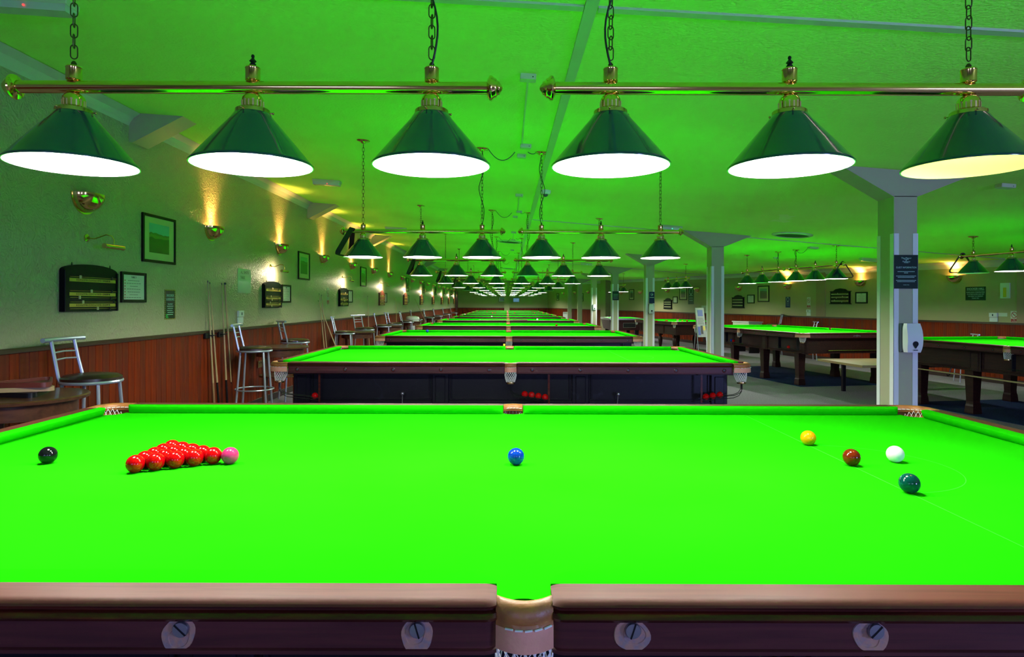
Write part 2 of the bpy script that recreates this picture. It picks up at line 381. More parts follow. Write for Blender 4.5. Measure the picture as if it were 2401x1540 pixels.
# frames: corbels on the left wall, pillars on the right
FR = [5.67+5.06*k for k in range(8)]
for k, y in enumerate(FR[:7]):
    b = MB(); zc = ceil_z
    b.prism([(XL-.01, 2.76), (XL+.03, 2.755), (XL+.47, zc(XL+.47)-.0), (XL+.44, zc(XL+.44)+.03), (XL-.01, zc(XL)+.03)], y, y+.25)
    o = b.build('ceiling_corbel', M['frame_paint'])
    tag(o, '%s white wedge-shaped ceiling corbel above the left wall, counted from the camera' % ORD[k], 'corbel', 'ceiling corbels along the left wall')
def pillar(k, y):
    root = empty('pillar', (3.4725, y+.125, 0))
    tag(root, '%s square white pillar from the camera%s' % (ORD[k], ['', ' ,'][0]) + [', with dark green notice and white dispenser', ', bare, beside the near right tables', ', with navy notice and white dispenser', ', with small green notice', ', with dispenser only', ', far down the hall', ', farthest down the hall'][k], 'pillar', 'white pillars along the hall')
    y0, y1 = -.125, .125; xa, xb = 3.37-3.4725, 3.575-3.4725
    MB().bbox(xa, xb, y0, y1, 0, 2.31, .004).build('shaft', M['frame_paint'], root)
    z = lambda x: ceil_z(x+3.4725)
    MB().prism([(xa, 2.30), (xb, 2.30), (4.06-3.4725, z(4.06-3.4725)+.01), (2.88-3.4725, z(2.88-3.4725)+.01)], y0, y1).build('capital', M['frame_paint'], root)
    if k < 5:
        for x0, x1 in ((xa-.004, xa+.042), (xb-.042, xb+.004)):
            b = MB(); b.box(x0, x1, y0-.005, y0-.0005, 0, 1.98)
            if x0 < 0: b.box(xa-.005, xa-.0005, y0-.005, y0+.05, 0, 1.98); b.box(xa-.005, xa-.0005, y1-.05, y1, 0, 1.98)
            b.build('corner_guard', M['plastic'], root)
    return root
for k, y in enumerate(FR[:7]): pillar(k, y)

# ------------------------------------------------------------------ snooker table
PX, PY, BZ = 1.7845, .889, .860
CUSH = [(.0,.036),(.0008,.0325),(.020,.012),(.034,.0),(.055,.0),(.055,.0365),(.030,.0372),(.012,.0368)]
RAIL = [(.050,.004),(.050,.0365),(.105,.0365),(.117,.034),(.1225,.028),(.121,.0245),(.115,.023),(.115,.0195),(.124,.017),(.128,.011),(.124,.0055),(.113,.003),(.113,-.041),(.118,-.043),(.118,-.049),(.112,-.052),(.08,-.052),(.08,.004)]
def stations(s0, s1, R):
    st = [s0+R*(1-math.cos(a*PI/12)) for a in range(0, 7)]+[s1-R*(1-math.cos(a*PI/12)) for a in range(6, -1, -1)]
    return st
def recess(s, s0, s1, R):
    d = min(s-s0, s1-s)
    if d >= R: return 0
    return R-math.sqrt(max(0, R*R-(R-d)**2))
def side_xf(p, side):  # p=(s,o,z): s along the side, o outward
    s, o, z = p
    if side == 'near': return (s, -(PY+o), z)
    if side == 'far': return (s, PY+o, z)
    if side == 'left': return (-(PX+o), s, z)
    return (PX+o, s, z)
def cushion_mesh(s0, s1, side):
    b = MB(); R = .052; rings = []
    for s in stations(s0, s1, R):
        r = recess(s, s0, s1, R)
        rings.append([side_xf((s, max(o, min(r, .0545)+o*.01), BZ+z), side) for o, z in CUSH])
    b.loft(rings, True, True); return b.mesh('cushion', M['cloth'], True, 50)
def rail_mesh(s0, s1, side):
    b = MB(); b2 = []; rings = []; R = .018
    for s in (s0, s0+.004, s0+.010, s0+.018, s0+.1, (s0+s1)/2, s1-.1, s1-.018, s1-.010, s1-.004, s1):
        d = min(s-s0, s1-s); k = max(0, (.018-d)/.018); sh = .008*k*k
        rings.append([side_xf((s, (o+sh if o < .06 else o-sh if o > .1 else o), BZ+z-(.003*k*k if z > .03 else 0)), side) for o, z in RAIL])
    n = len(RAIL); b.cur = 0
    for i in range(len(rings)-1):
        for j in range(n):
            k = (j+1) % n
            b.cur = 0 if j in (0,1,2,3) else (1 if j < 11 else 2)
            b.add([rings[i][j], rings[i][k], rings[i+1][k], rings[i+1][j]], [(0,1,2,3)])
    b.cur = 2; b.add(rings[0], [tuple(range(n))]); b.add(rings[-1], [tuple(range(n))])
    me = b.mesh('rail', [M['rail_top'], M['dark_wood'], M['rail_face']])
    bm = bmesh.new(); bm.from_mesh(me); bmesh.ops.remove_doubles(bm, verts=bm.verts, dist=.00005); bmesh.ops.recalc_face_normals(bm, faces=bm.faces)
    for f in bm.faces: f.smooth = True
    for e in bm.edges:
        if len(e.link_faces) == 2 and e.link_faces[0].normal.dot(e.link_faces[1].normal) < .75: e.smooth = False
    bm.to_mesh(me); bm.free(); return me
LSEC = [(0,.012),(0,.022),(.004,.032),(.014,.0355),(.026,.030),(.032,.020),(.033,.010),(.030,.004),(.0335,-.002),(.035,-.038),(.032,-.038),(.028,-.002),(.006,.004),(.003,.012)]
def leather_mesh(path):      # path: list of (point xy, outward normal xy)
    b = MB(); rings = []
    for p, n in path: rings.append([(p[0]+n[0]*d, p[1]+n[1]*d, BZ+z) for d, z in LSEC])
    n = len(LSEC)
    for i in range(len(rings)-1):
        for j in range(n):
            k = (j+1) % n; b.cur = 1 if j in (8,9) else 0
            b.add([rings[i][j], rings[i][k], rings[i+1][k], rings[i+1][j]], [(0,1,2,3)])
    b.cur = 0; b.add(rings[0], [tuple(range(n))]); b.add(rings[-1], [tuple(range(n))])
    me = b.mesh('pocket_leather', [M['leather'], M['leather_pale']])
    bm = bmesh.new(); bm.from_mesh(me); bmesh.ops.remove_doubles(bm, verts=bm.verts, dist=.00005); bmesh.ops.recalc_face_normals(bm, faces=bm.faces)
    for f in bm.faces: f.smooth = True
    for e in bm.edges:
        if len(e.link_faces) == 2 and e.link_faces[0].normal.dot(e.link_faces[1].normal) < .6: e.smooth = False
    bm.to_mesh(me); bm.free(); return me
def mid_path():
    out = []
    for i in range(13):
        x = -.0435+.087*i/12; u = x/.0435
        y = PY+.083+.020*(1-u*u)-.0; nx = .25*u; ny = math.sqrt(1-nx*nx)
        out.append(((x, y), (nx*.25, ny)))
    return out
def cor_path():
    c = (PX+.022, PY+.022); out = []
    for i in range(17):
        a = math.radians(-14+118*i/16); out.append(((c[0]+.073*math.cos(a), c[1]+.073*math.sin(a)), (math.cos(a), math.sin(a))))
    return [((PX+.093, PY-.034), (1, 0)), ((PX+.0935, PY-.012), (1, 0))]+out[1:-1]+[((PX-.012, PY+.0935), (0, 1)), ((PX-.034, PY+.093), (0, 1))]
def stitch_mesh(path, z0=-.002, dx=.0352):
    b = MB(); n = len(path)-1
    for i in range(2, n-1, 2):
        (p, m), (q, m2) = path[i], path[min(i+1, n)]
        a = (p[0]+m[0]*dx, p[1]+m[1]*dx, BZ+z0); c_ = (q[0]*.85+p[0]*.15+m2[0]*dx, q[1]*.85+p[1]*.15+m2[1]*dx, BZ+z0+.0005)
        c_ = (q[0]+(q[0]-p[0])*.55+m2[0]*dx, q[1]+(q[1]-p[1])*.55+m2[1]*dx, BZ+z0+.001)
        b.tube([a, c_], .0017, 5)
    return b.mesh('stitching', M['net'], True)
def net_mesh(cx, cy, ox, oy, wide):   # (cx,cy) pocket centre, (ox,oy) outward
    b = MB(); N = 18; L = 9
    top = Vector((cx+ox*.012, cy+oy*.012, BZ-.022)); bot = Vector((cx+ox*.03, cy+oy*.03, BZ-.125))
    def P(a, t):
        r = (.052 if wide else .047)*(1-t)+.031*t+.006*math.sin(PI*t)
        c_ = top.lerp(bot, t); q_ = max(0, math.cos(a)*ox+math.sin(a)*oy); return c_+Vector((math.cos(a)*r, math.sin(a)*r, .034*(1-t)**2*q_))
    for s in (1, -1):
        for i in range(N):
            b.tube([P(2*PI*(i+s*j*.5)/N, j/L) for j in range(L+1)], .0013, 3, False)
    o = b.mesh('pocket_net', M['net'], True, 80); 
    c2 = MB(); c2.lathe([(.030,-.006),(.034,-.006),(.035,0),(.034,.008),(.030,.008),(.030,-.006)], 18, tuple(bot))
    return o, c2.mesh('net_ring', M['brass_old'], True), bot
def ball_rail_mesh(bot, dx, dy, ln=.30):
    b = MB()
    d = Vector((dx, dy, 0)); n = Vector((-dy, dx, 0)); end = None
    for off, dz in ((-.022, .012), (.022, .012), (0, -.010)):
        p = bot+n*off; pts = [p, p+Vector((0,0,-.06+dz)), p+d*.02+Vector((0,0,-.092+dz)), p+d*.06+Vector((0,0,-.110+dz)), p+d*(ln+.1)*.5+Vector((0,0,-.127+dz)), p+d*ln+Vector((0,0,-.145+dz))]
        b.tube(pts, .003, 5)
    return b.mesh('ball_return_wire', M['black'], True)
T = {}
def make_table_meshes():
    T['cush'] = [cushion_mesh(.045, PX-.036, 'near'), cushion_mesh(-PX+.036, -.045, 'near'), cushion_mesh(.045, PX-.036, 'far'), cushion_mesh(-PX+.036, -.045, 'far'), cushion_mesh(-PY+.036, PY-.036, 'left'), cushion_mesh(-PY+.036, PY-.036, 'right')]
    T['rail'] = [rail_mesh(.0445, PX-.034, 'near'), rail_mesh(-PX+.034, -.0445, 'near'), rail_mesh(.0445, PX-.034, 'far'), rail_mesh(-PX+.034, -.0445, 'far'), rail_mesh(-PY+.034, PY-.034, 'left'), rail_mesh(-PY+.034, PY-.034, 'right')]
    lm, lc = leather_mesh(mid_path()), leather_mesh(cor_path()); sm, s_c = stitch_mesh(mid_path()), stitch_mesh(cor_path())
    T['stitch_in'] = (stitch_mesh(mid_path(), .017, -.001), stitch_mesh(cor_path(), .017, -.001))
    T['leather'] = (lm, lc); T['stitch'] = (sm, s_c)
    nm, rm, bm = net_mesh(0, PY+.070, 0, 1, False); q = math.sqrt(.5)
    nc, rc, bc = net_mesh(PX+.030, PY+.030, q, q, True)
    T['net'] = (nm, nc); T['ring'] = (rm, rc); T['bot'] = (bm, bc)
    # bed with pocket cuts
    pts = []
    def arc(c_, r, a0, a1, n=10):
        for i in range(n+1):
            a = math.radians(a0+(a1-a0)*i/n); pts.append((c_[0]+r*math.cos(a), c_[1]+r*math.sin(a)))
    ex, ey = PX+.048, PY+.048
    for (c_, r, a0, a1) in (((PX+.035,-PY-.035), .055, 195, 75), ((PX+.035,PY+.035), .055, 285, 165), ((0,PY+.075), .046, 330, 210), ((-PX-.035,PY+.035), .055, 15, -105), ((-PX-.035,-PY-.035), .055, 105, -15), ((0,-PY-.075), .046, 150, 30)):
        arc(c_, r, a0, a1)
    b = MB(); n = len(pts)
    b.add([(x, y, BZ) for x, y in pts]+[(x, y, BZ-.045) for x, y in pts], [tuple(range(n)), tuple(range(2*n-1, n-1, -1))]+[(i, (i+1) % n, (i+1) % n+n, i+n) for i in range(n)])
    me = b.mesh('bed', M['cloth']); bm2 = bmesh.new(); bm2.from_mesh(me); bmesh.ops.triangulate(bm2, faces=[f for f in bm2.faces if len(f.verts) > 4]); bm2.to_mesh(me); bm2.free()
    T['bed'] = me
    b = MB(); b.box(1.0475-.0011, 1.0475+.0011, -PY, PY, BZ, BZ+.0004)
    T['line'] = b.mesh('baulk_line', M['cloth_line'])
    b = MB(); R = .292; ring = [[(1.0475+(R-.0011)*math.sin(PI*i/32), (R-.0011)*math.cos(PI*i/32), BZ+.0004), (1.0475+(R+.0011)*math.sin(PI*i/32), (R+.0011)*math.cos(PI*i/32), BZ+.0004)] for i in range(33)]
    b.loft(ring, False); T['dee'] = b.mesh('baulk_semicircle', M['cloth_line'])
    b = MB(); b.box(-PX-.05, PX+.05, -PY+.04, PY-.04, BZ-.075, BZ-.045); T['deck'] = b.mesh('slate_deck', M['dark_oak'])
    # bolts
    b = MB(); b.lathe([(.0165,0),(.0165,.002),(.013,.003),(.012,.0015),(.0001,.0015)], 14); b.cur = 1
    b.lathe([(.0095,.0015),(.0095,.004),(.008,.005),(.0001,.005)], 12); b.box(-.0085,.0085,-.001,.001,.0049,.0054)
    b.xf(Matrix.Rotation(PI/2, 4, 'X')); T['bolt'] = b.mesh('bolt', [M['dark_wood'], M['bolt_dark']], True)
    # large chipped bolt hole of the nearest table
    b = MB()
    rr = [(.0285*(1+.05*math.sin(2*PI*i/28*2+1)+.025*math.sin(2*PI*i/28*5)), i) for i in range(28)]
    ring = [(r*math.cos(2*PI*i/28), 0, r*math.sin(2*PI*i/28)*.92) for r, i in rr]
    b.loft([ring, [(x*.97, -.0015, z*.97) for x, y, z in ring], [(x*.62+.002, -.0015, z*.62+.004) for x, y, z in ring], [(x*.58+.002, -.0004, z*.58+.004) for x, y, z in ring]], True, False)
    b.add([(x*.58+.002, -.0004, z*.58+.004) for x, y, z in ring], [tuple(range(28))])
    T['chip'] = b.mesh('chipped_hole', M['rawwood'])
    b = MB(); b.lathe([(.0125,0),(.0125,.006),(.0115,.0075),(.0001,.0078)], 20); b.xf(Matrix.Rotation(PI/2, 4, 'X'))
    b.cur = 1; s0 = len(b.v); b.box(-.0122,.0122,-.0086,-.0070,-.0012,.0012); b.xf(Matrix.Rotation(math.radians(35), 4, 'Y'), s0)
    T['bolt_big'] = b.mesh('bolt', [M['steel'], M['black']], True)
make_table_meshes()
def frame_mesh(fm):
    b = MB(); hx, hy, z0, z1 = 1.76, .80, .55, .80
    b.box(-hx, hx, -hy, -hy+.04, z0, z1); b.box(-hx, hx, hy-.04, hy, z0, z1); b.box(-hx, -hx+.04, -hy+.04, hy-.04, z0, z1); b.box(hx-.04, hx, -hy+.04, hy-.04, z0, z1)
    for s in (1, -1):
        for x0, x1 in ((-hx-.005,-hx+.13),(-.64,-.50),(.50,.64),(hx-.13,hx+.005)):
            b.bbox(x0, x1, s*hy-.022, s*hy+.022, z0-.01, z1, .006)
            b.bbox(x0+.03, x1-.03, s*hy-.030, s*hy+.030, z0+.0, z1-.03, .004)
        for x0, x1 in ((-hx+.13,-.64),(-.50,.50),(.64,hx-.13)):
            for zz in ((z0-.005, z0+.012), (z0+.022, z0+.034), (z1-.02, z1-.003)): b.bbox(x0, x1, s*hy-.014, s*hy+.014, zz[0], zz[1], .003)
            for xx in (x0+.012, x1-.024): b.bbox(xx, xx+.012, s*hy-.010, s*hy+.010, z0+.03, z1-.02, .003)
    return b.mesh('under_frame', fm)
def leg_mesh(kind, lm):
    b = MB()
    if kind == 'square':
        st = [(.0,.062),(.02,.064),(.10,.058),(.125,.052),(.16,.050),(.5,.062),(.60,.064)]
        b.loft([[(-r,-r,z),(r,-r,z),(r,r,z),(-r,r,z)] for z, r in st], True, True); return b.mesh('leg', lm)
    b.lathe([(.045,0),(.06,.02),(.055,.05),(.04,.07),(.055,.10),(.062,.12),(.05,.15),(.06,.17),(.052,.20),(.062,.24),(.078,.32),(.085,.38),(.075,.44),(.05,.47),(.06,.49),(.065,.50)], 18)
    b.box(-.07,.07,-.07,.07,.50,.60); return b.mesh('leg', lm, True)
FM = {'black': frame_mesh(M['frame_black']), 'oak': frame_mesh(M['dark_oak'])}
LM = {'square': leg_mesh('square', M['dark_oak']), 'turned': leg_mesh('turned', M['dark_oak']), 'square_b': leg_mesh('square', M['frame_black'])}
def snooker_table(loc, rz, label, lod, frame='black', legs='square_b', legx=(-1.45,-.5,.5,1.45), scale=1, group='full-size snooker tables'):
    r = empty('snooker_table', loc, rz); r.scale = (scale, scale, 1)
    tag(r, label, 'snooker table', group)
    link('bed', T['bed'], r)
    for m in T['cush']: link('cushion', m, r)
    for m in T['rail']: link('rail', m, r)
    link('slate_deck', T['deck'], r); link('under_frame', FM[frame], r)
    if lod < 2: link('baulk_line', T['line'], r); link('baulk_semicircle', T['dee'], r)
    for x in legx:
        for y in (-.72, .72): link('leg', LM[legs], r, (x, y, 0))
    poc = [(0, 1, 1, 0), (0, 1, -1, 0), (1, 1, 1, 1), (1, -1, 1, 1), (1, 1, -1, 1), (1, -1, -1, 1)]
    for kind, sx, sy, _ in poc:
        sc_ = (sx, sy, 1); o = link('pocket_leather', T['leather'][kind], r); o.scale = sc_
        if lod < 1: link('stitching', T['stitch'][kind], o); link('stitching', T['stitch_in'][kind], o)
        if lod < 3:
            o = link('pocket_net', T['net'][kind], r); o.scale = sc_
            o2 = link('net_ring', T['ring'][kind], o)
    if lod < 2:
        for s in (1, -1):
            for x in (.17, .547, .923, 1.30, 1.677):
                for sx in (1, -1):
                    if lod == -1 and s == -1:
                        c_ = link('chipped_hole', T['chip'], r, (sx*x, -(PY+.113), BZ-.020), (0, random.uniform(0, 6), 0))
                        link('bolt', T['bolt_big'], r, (sx*x+random.uniform(.0,.006), -(PY+.1135), BZ-.010), (0, random.uniform(0, 3), 0))
                    else:
                        link('bolt', T['bolt'], r, (sx*x, s*(PY+.113), BZ-.022), (random.uniform(-.1,.1), 0, 0 if s < 0 else PI))
    return r
ROWX = .029; PITCH = 4.08; Y0 = 2.03
tlab = ['long mahogany snooker table nearest the camera, set out with balls', 'second snooker table from the camera, black panelled frame, red balls on its wires', 'third snooker table from the camera with one blue ball', 'fourth snooker table from the camera in the main row', 'fifth snooker table from the camera, with a cue lying on it', 'sixth snooker table from the camera in the main row', 'seventh snooker table from the camera in the main row', 'eighth snooker table from the camera, with scattered red balls', 'ninth snooker table from the camera, next to last', 'tenth and farthest snooker table of the main row']
for k in range(10):
    snooker_table((ROWX, Y0+PITCH*k, 0), 0, tlab[k], [-1, 0, 1, 2, 3, 3, 3, 3, 3, 3][k])
def extra(name, me, parent): return link(name, me, parent)
tabs = [o for o in C.objects if o.name.startswith('snooker_table')]
# ball return wires and straps on the near side of the second table, and a few others
def wires(tab, near_only=True):
    bm, bc = T['bot']
    def strap(x, y):
        MB().box(x-.008, x+.008, y-.002, y+.002, BZ-.29, BZ-.05).build('strap', M['leather'] if False else M['dark_wood'], tab)
    b0 = Vector((0, -bm.y, bm.z)); link('ball_return_wire', ball_rail_mesh(b0, 1, 0), tab); strap(.302, -bm.y+.01)
    b1 = Vector((-bc.x, -bc.y, bc.z)); link('ball_return_wire', ball_rail_mesh(b1, 1, .12), tab); strap(-bc.x+.305, -bc.y+.04)
    b2 = Vector((bc.x, -bc.y, bc.z)); link('ball_return_wire', ball_rail_mesh(b2, -1, .12), tab); strap(bc.x-.305, -bc.y+.04)
wires(tabs[1])
for x in (-.873, .873):
    o = MB(); o.sphere((x, -.85, .63), .016, 12, 8); o.tube([(x, -.85, .63), (x-.004, -.83, .56), (x-.004, -.80, .50)], .005, 6); o.build('rest_hook', M['steel'], tabs[1], True)
# right-hand tables, parallel to the oblique wall
u = Vector((-.18, .984, 0)); A = math.atan2(u.y, u.x)
R1C, R2C = Vector((5.356, 12.456, 0)), Vector((6.64, 7.54, 0))
R3C = Vector((4.69, 18.0, 0))
r1 = snooker_table(R1C, A, 'dark oak snooker table in the right bay, crest plaque on its near end rail', 1, 'oak', 'square', (-1.45,-.42,.62,1.45))
r2 = snooker_table(R2C, A, 'dark oak snooker table at the right picture edge with a long rest hung below', 1, 'oak', 'square', (-1.45,-.5,.70,1.5))
r3 = snooker_table(R3C, A, 'smaller dark snooker table on thick turned legs between the white pillars', 1, 'oak', 'turned', (-1.4,-.1,1.4), .7, group='small snooker table')
for t, c_ in ((r1, R1C), (r2, R2C)):
    o = MB().box(-1.65, 1.65, -.85, .85, 0, .006).build('blue_carpet', M['rug']); o.location = c_; o.rotation_euler = (0,0,A)
    tag(o, 'dark blue carpet laid under the ' + ('crest-plaque snooker table' if t is r1 else 'snooker table at the right edge'), 'rug')
# crest plaque on the near end of r1 (the end at local -x)
b = MB()
for i, (dx, dz, rx, rz_) in enumerate(((0,0,.022,.014),(-.034,.004,.016,.008),(.034,.004,.016,.008),(-.058,-.002,.010,.010),(.058,-.002,.010,.010),(0,.016,.012,.006))):
    b.add([(-PX-.1145, dx+rx*math.cos(a*PI/6), BZ-.018+dz+rz_*math.sin(a*PI/6)) for a in range(12)], [tuple(range(12))])
b.build('crest_plaque', M['silver'], r1)
def rod(pts, r, m, name, parent=None): return MB().tube(pts, r, 8).build(name, m, parent, True)
wires(r2); 
# ------------------------------------------------------------------ balls
ball_me = {c_: MB().sphere((0,0,0), .02625, 32, 20).mesh('ball_'+c_, M['ball_'+c_], True, 180) for c_ in ('red','black','pink','blue','brown','yellow','green','white')}
ball_lo = {c_: MB().sphere((0,0,0), .02625, 14, 8).mesh('ball_'+c_, M['ball_'+c_], True, 180) for c_ in ball_me}
def ball(col, x, y, z, label, group=None, lo=False):
    o = link('snooker_ball', (ball_lo if lo else ball_me)[col]); o.location = (x, y, z); tag(o, label, 'ball', group); return o
BH = BZ+.02625
t1 = Vector((ROWX, Y0, 0))
ball('black', t1.x-1.4605, t1.y, BH, 'glossy black ball alone at the left of the nearest table')
ball('pink', t1.x-.892, t1.y, BH, 'pink ball touching the right tip of the red triangle')
ball('blue', t1.x, t1.y, BH, 'blue ball on the centre spot of the nearest table')
ball('brown', t1.x+1.0475, t1.y, BH, 'brown ball on the baulk line of the nearest table')
ball('yellow', t1.x+1.0475, t1.y+.292, BH, 'yellow ball at the far end of the semicircle')
ball('green', t1.x+1.0475, t1.y-.292, BH, 'dark green ball at the near end of the semicircle')
ball('white', 1189 and (2100-1189)/1525*2.075, 2.075, BH, 'white cue ball right of the brown ball')
d = .0528; rowh = d*math.sqrt(3)/2
pl = ['tip', 'second', 'third', 'fourth', 'base']
for i in range(5):
    for j in range(i+1):
        pos = ('at the tip beside the pink ball' if i == 0 else '%s from the near side in the %s row of the red triangle' % (['first','second','third','fourth','fifth'][j], pl[i] if i < 4 else 'leftmost'))
        ball('red', t1.x-.892-d-rowh*i*1.0, t1.y-(i/2-j)*d, BH, 'red ball ' + pos, 'reds racked in a triangle')
# balls on other tables
def on_img(px, py, z):    # where the ray through (px,py) meets height z
    Y = (CAMZ-z)*1525/(py-710); return ((px-1189)/1525*Y, Y)
for col, px, kk, dy, lab in (('blue', 1002, 2, .78, 'blue ball near the far cushion of the third table'), ('red', 1305, 3, -.4, 'reddish ball by the near rail of the fourth table'), ('white', 1260, 4, .6, 'white ball right of centre on the fifth table'),
        ('white', 1153, 5, .3, 'white ball left of centre on the sixth table'), ('white', 1090, 6, .5, 'white ball at the left end of the seventh table'),
        ('red', 1155, 7, .2, 'red ball left of centre on the eighth table'), ('red', 1161, 7, .2, 'red ball just right of the left-centre red on the eighth table'), ('red', 1207, 7, .2, 'red ball right of the centre pocket on the eighth table'), ('red', 1254, 7, .2, 'red ball right of the middle of the eighth table'), ('yellow', 1274, 7, .1, 'yellow ball at the right end of the eighth table'), ('red', 1101, 7, .4, 'red ball at the left end of the eighth table'),
        ('red', 1142, 8, .2, 'red ball on the left half of the ninth table'), ('red', 1249, 8, .2, 'red ball on the right half of the ninth table')):
    y = Y0+PITCH*kk+dy; ball(col, (px-1189)/1525*y, y, BH, lab, None, True)
for i, (px, py, col, lab) in enumerate(((1540,748,'red','red ball at the left of the turned-leg table'),(1561,749,'red','red ball touching another in the middle of the turned-leg table'),(1564,749,'red','red ball right of its twin on the turned-leg table'),(1588,747.5,'white','white ball on the turned-leg table'),(1600,748.5,'yellow','orange-yellow ball on the turned-leg table'),(1611,751,'red','red ball at the right of the turned-leg table'))):
    Y = 17.2+.25*(i % 3); ball(col, (px-1189)/1525*Y, Y, BH, lab, None, True)
bz2 = BZ-.125-.145+.012+.014
y2 = Y0+PITCH; bm, bc = T['bot']
for i in range(4): ball('red', ROWX+.112+i*.0535, y2-bm.y, bz2+.031-.0088*i+(.003 if i else 0), '%s red ball from the left on the centre wire rack of the second table' % ['first','second','third','fourth'][i], 'reds resting on the return wires', True)
for i in range(3): ball('red', ROWX+bc.x-.272+i*.0535, y2-bc.y+.032-.006*i, bz2+.003+.009*i, '%s red ball from the left on the right-hand wire rack of the second table' % ['first','second','third'][i], 'reds resting on the return wires', True)
ball('red', ROWX-bc.x+.272, y2-bc.y+.032, bz2+.003, 'single red ball on the left-hand wire rack of the second table', None, True)
pc = MB(); pc.bbox(-.011,.011,-.011,.011,0,.022,.003); o = pc.build('chalk_cube', M['ink_yellow']); o.location = (-.03, y2+PY+.09, BZ+.0365)
tag(o, 'yellow chalk cube on the far rail of the second table by the centre pocket', 'chalk')

# ------------------------------------------------------------------ lamps
SH_R, SH_TOP, SH_Z0 = .183, .048, 1.79      # shade
BAR_Z = 2.035
def shade_meshes():
    b = MB(); h = .168
    out = [(SH_R+.001, .0), (SH_R+.002, .004), (SH_R-.004, .010), (SH_R*.62+SH_TOP*.38, h*.40), (SH_TOP+.018, h*.86), (SH_TOP+.006, h*.965), (SH_TOP-.004, h)]
    inn = [(SH_TOP-.008, h-.004), (SH_TOP+.014, h*.84), (SH_R*.62+SH_TOP*.38-.003, h*.38), (SH_R-.007, .008), (SH_R-.003, .0)]
    b.lathe(out, 40); b.cur = 1; b.lathe(inn+[(SH_R+.001, .0)], 40)
    T['shade'] = b.mesh('shade', [M['shade_green'], M['shade_white']], True, 60)
    b = MB(); b.lathe(out, 20); b.cur = 1; b.lathe(inn+[(SH_R+.001, .0)], 20)
    T['shade_lo'] = b.mesh('shade', [M['shade_green'], M['shade_white']], True, 60)
    b = MB(); b.lathe([(.0001,.006),(SH_TOP,.006),(SH_TOP+.003,.0),(SH_TOP+.003,-.002),(SH_TOP+.0045,.0),(SH_TOP+.0035,.011),(SH_TOP-.002,.015),(.036,.017),(.033,.020)], 28)
    for a in (.3, 2.4, 4.5):
        c_, s_ = math.cos(a), math.sin(a); b.tube([(c_*SH_TOP, s_*SH_TOP, .005), (c_*(SH_TOP+.012), s_*(SH_TOP+.012), .005)], .0022, 6); b.sphere((c_*(SH_TOP+.013), s_*(SH_TOP+.013), .005), .004, 8, 6)
    T['gallery'] = b.mesh('gallery', M['brass_old'], True)
    b = MB(); b.lathe([(.032,.0),(.0325,.004),(.0325,.034),(.031,.042),(.026,.050),(.017,.056),(.010,.058)], 28)
    b.cur = 1
    for i in range(16):
        a = 2*PI*i/16; s0 = len(b.v); b.box(-.0017,.0017,-.0008,.0008,-.011,.011); b.lathe([(.0001,-.0008),(.0032,-.0008),(.0032,.0008),(.0001,.0008)], 8, (0,0,0))
        # turn the little disc to face outward
        k = s0+8; b.v[k:] = [(v[0], v[2], v[1]+.011*(1 if i % 2 else -1)) for v in b.v[k:]]
        b.xf(Matrix.Rotation(a, 4, 'Z') @ Matrix.Translation((0, -.0327, .021)), s0)
    T['socket'] = b.mesh('vented_socket', [M['brass'], mat('copper_glow_slots', (.9,.55,.40), .3, metal=.7)], True)
    b = MB(); b.lathe([(.012,0),(.018,.002),(.0225,.006),(.0225,.040),(.0235,.043),(.021,.047),(.006,.050)], 24); T['cap'] = b.mesh('top_cap', M['brass'], True)
    b = MB(); b.lathe([(.010,0),(.010,.008),(.006,.012),(.011,.018),(.006,.024),(.0035,.028),(.0055,.032),(.0045,.037),(.0001,.040)], 14); T['finial'] = b.mesh('finial', M['black'], True)
    b = MB(); b.lathe([(.020,-.006),(.028,-.004),(.037,.0),(.0385,.004),(.037,.007),(.031,.012),(.029,.016),(.023,.019),(.020,.024),(.012,.027),(.006,.031),(.0001,.032)], 28); b.xf(Matrix.Diagonal((1,1,1.3,1))); b.xf(Matrix.Rotation(PI/2, 4, 'Y')); T['knob'] = b.mesh('end_knob', M['brass'], True)
    b = MB(); b.lathe([(.062,0),(.062,-.006),(.050,-.012),(.030,-.016),(.018,-.030),(.008,-.034),(.0001,-.034)], 24)
    T['canopy'] = b.mesh('ceiling_rose', M['brass'], True)
    # chain link, long axis z
    b = MB(); pts = []
    L, R = .012, .0095
    for i in range(7): a = PI*i/6; pts.append((R*math.cos(a), 0, L+R*math.sin(a)*1.1))
    for i in range(7): a = PI+PI*i/6; pts.append((R*math.cos(a), 0, -L+R*math.sin(a)*1.1))
    b.tube(pts, .0019, 5, closed=True); T['link'] = b.mesh('chain_link', M['chain'], True); T['linkb'] = b
    b = MB(); b.sphere((0,0,0), .030, 14, 9); b.lathe([(.015,.02),(.014,.05)], 12)
    T['bulb'] = b.mesh('bulb', M['bulb'], True); T['bulb_warm'] = b.mesh('bulb', M['bulb_warm'], True); T['bulb_off'] = b.mesh('bulb', M['shade_white'], True)
shade_meshes()
LIGHTS = {}
def lamp_light(root, loc, power, col):
    key = (round(power, 3), col)
    if key not in LIGHTS:
        l = bpy.data.lights.new('table_lamp_light', 'POINT'); l.energy = power; l.color = col; l.shadow_soft_size = .028; LIGHTS[key] = l
    o = bpy.data.objects.new('lamp_light', LIGHTS[key]); C.objects.link(o); o.parent = root; o.location = loc
LINK_P = .0335
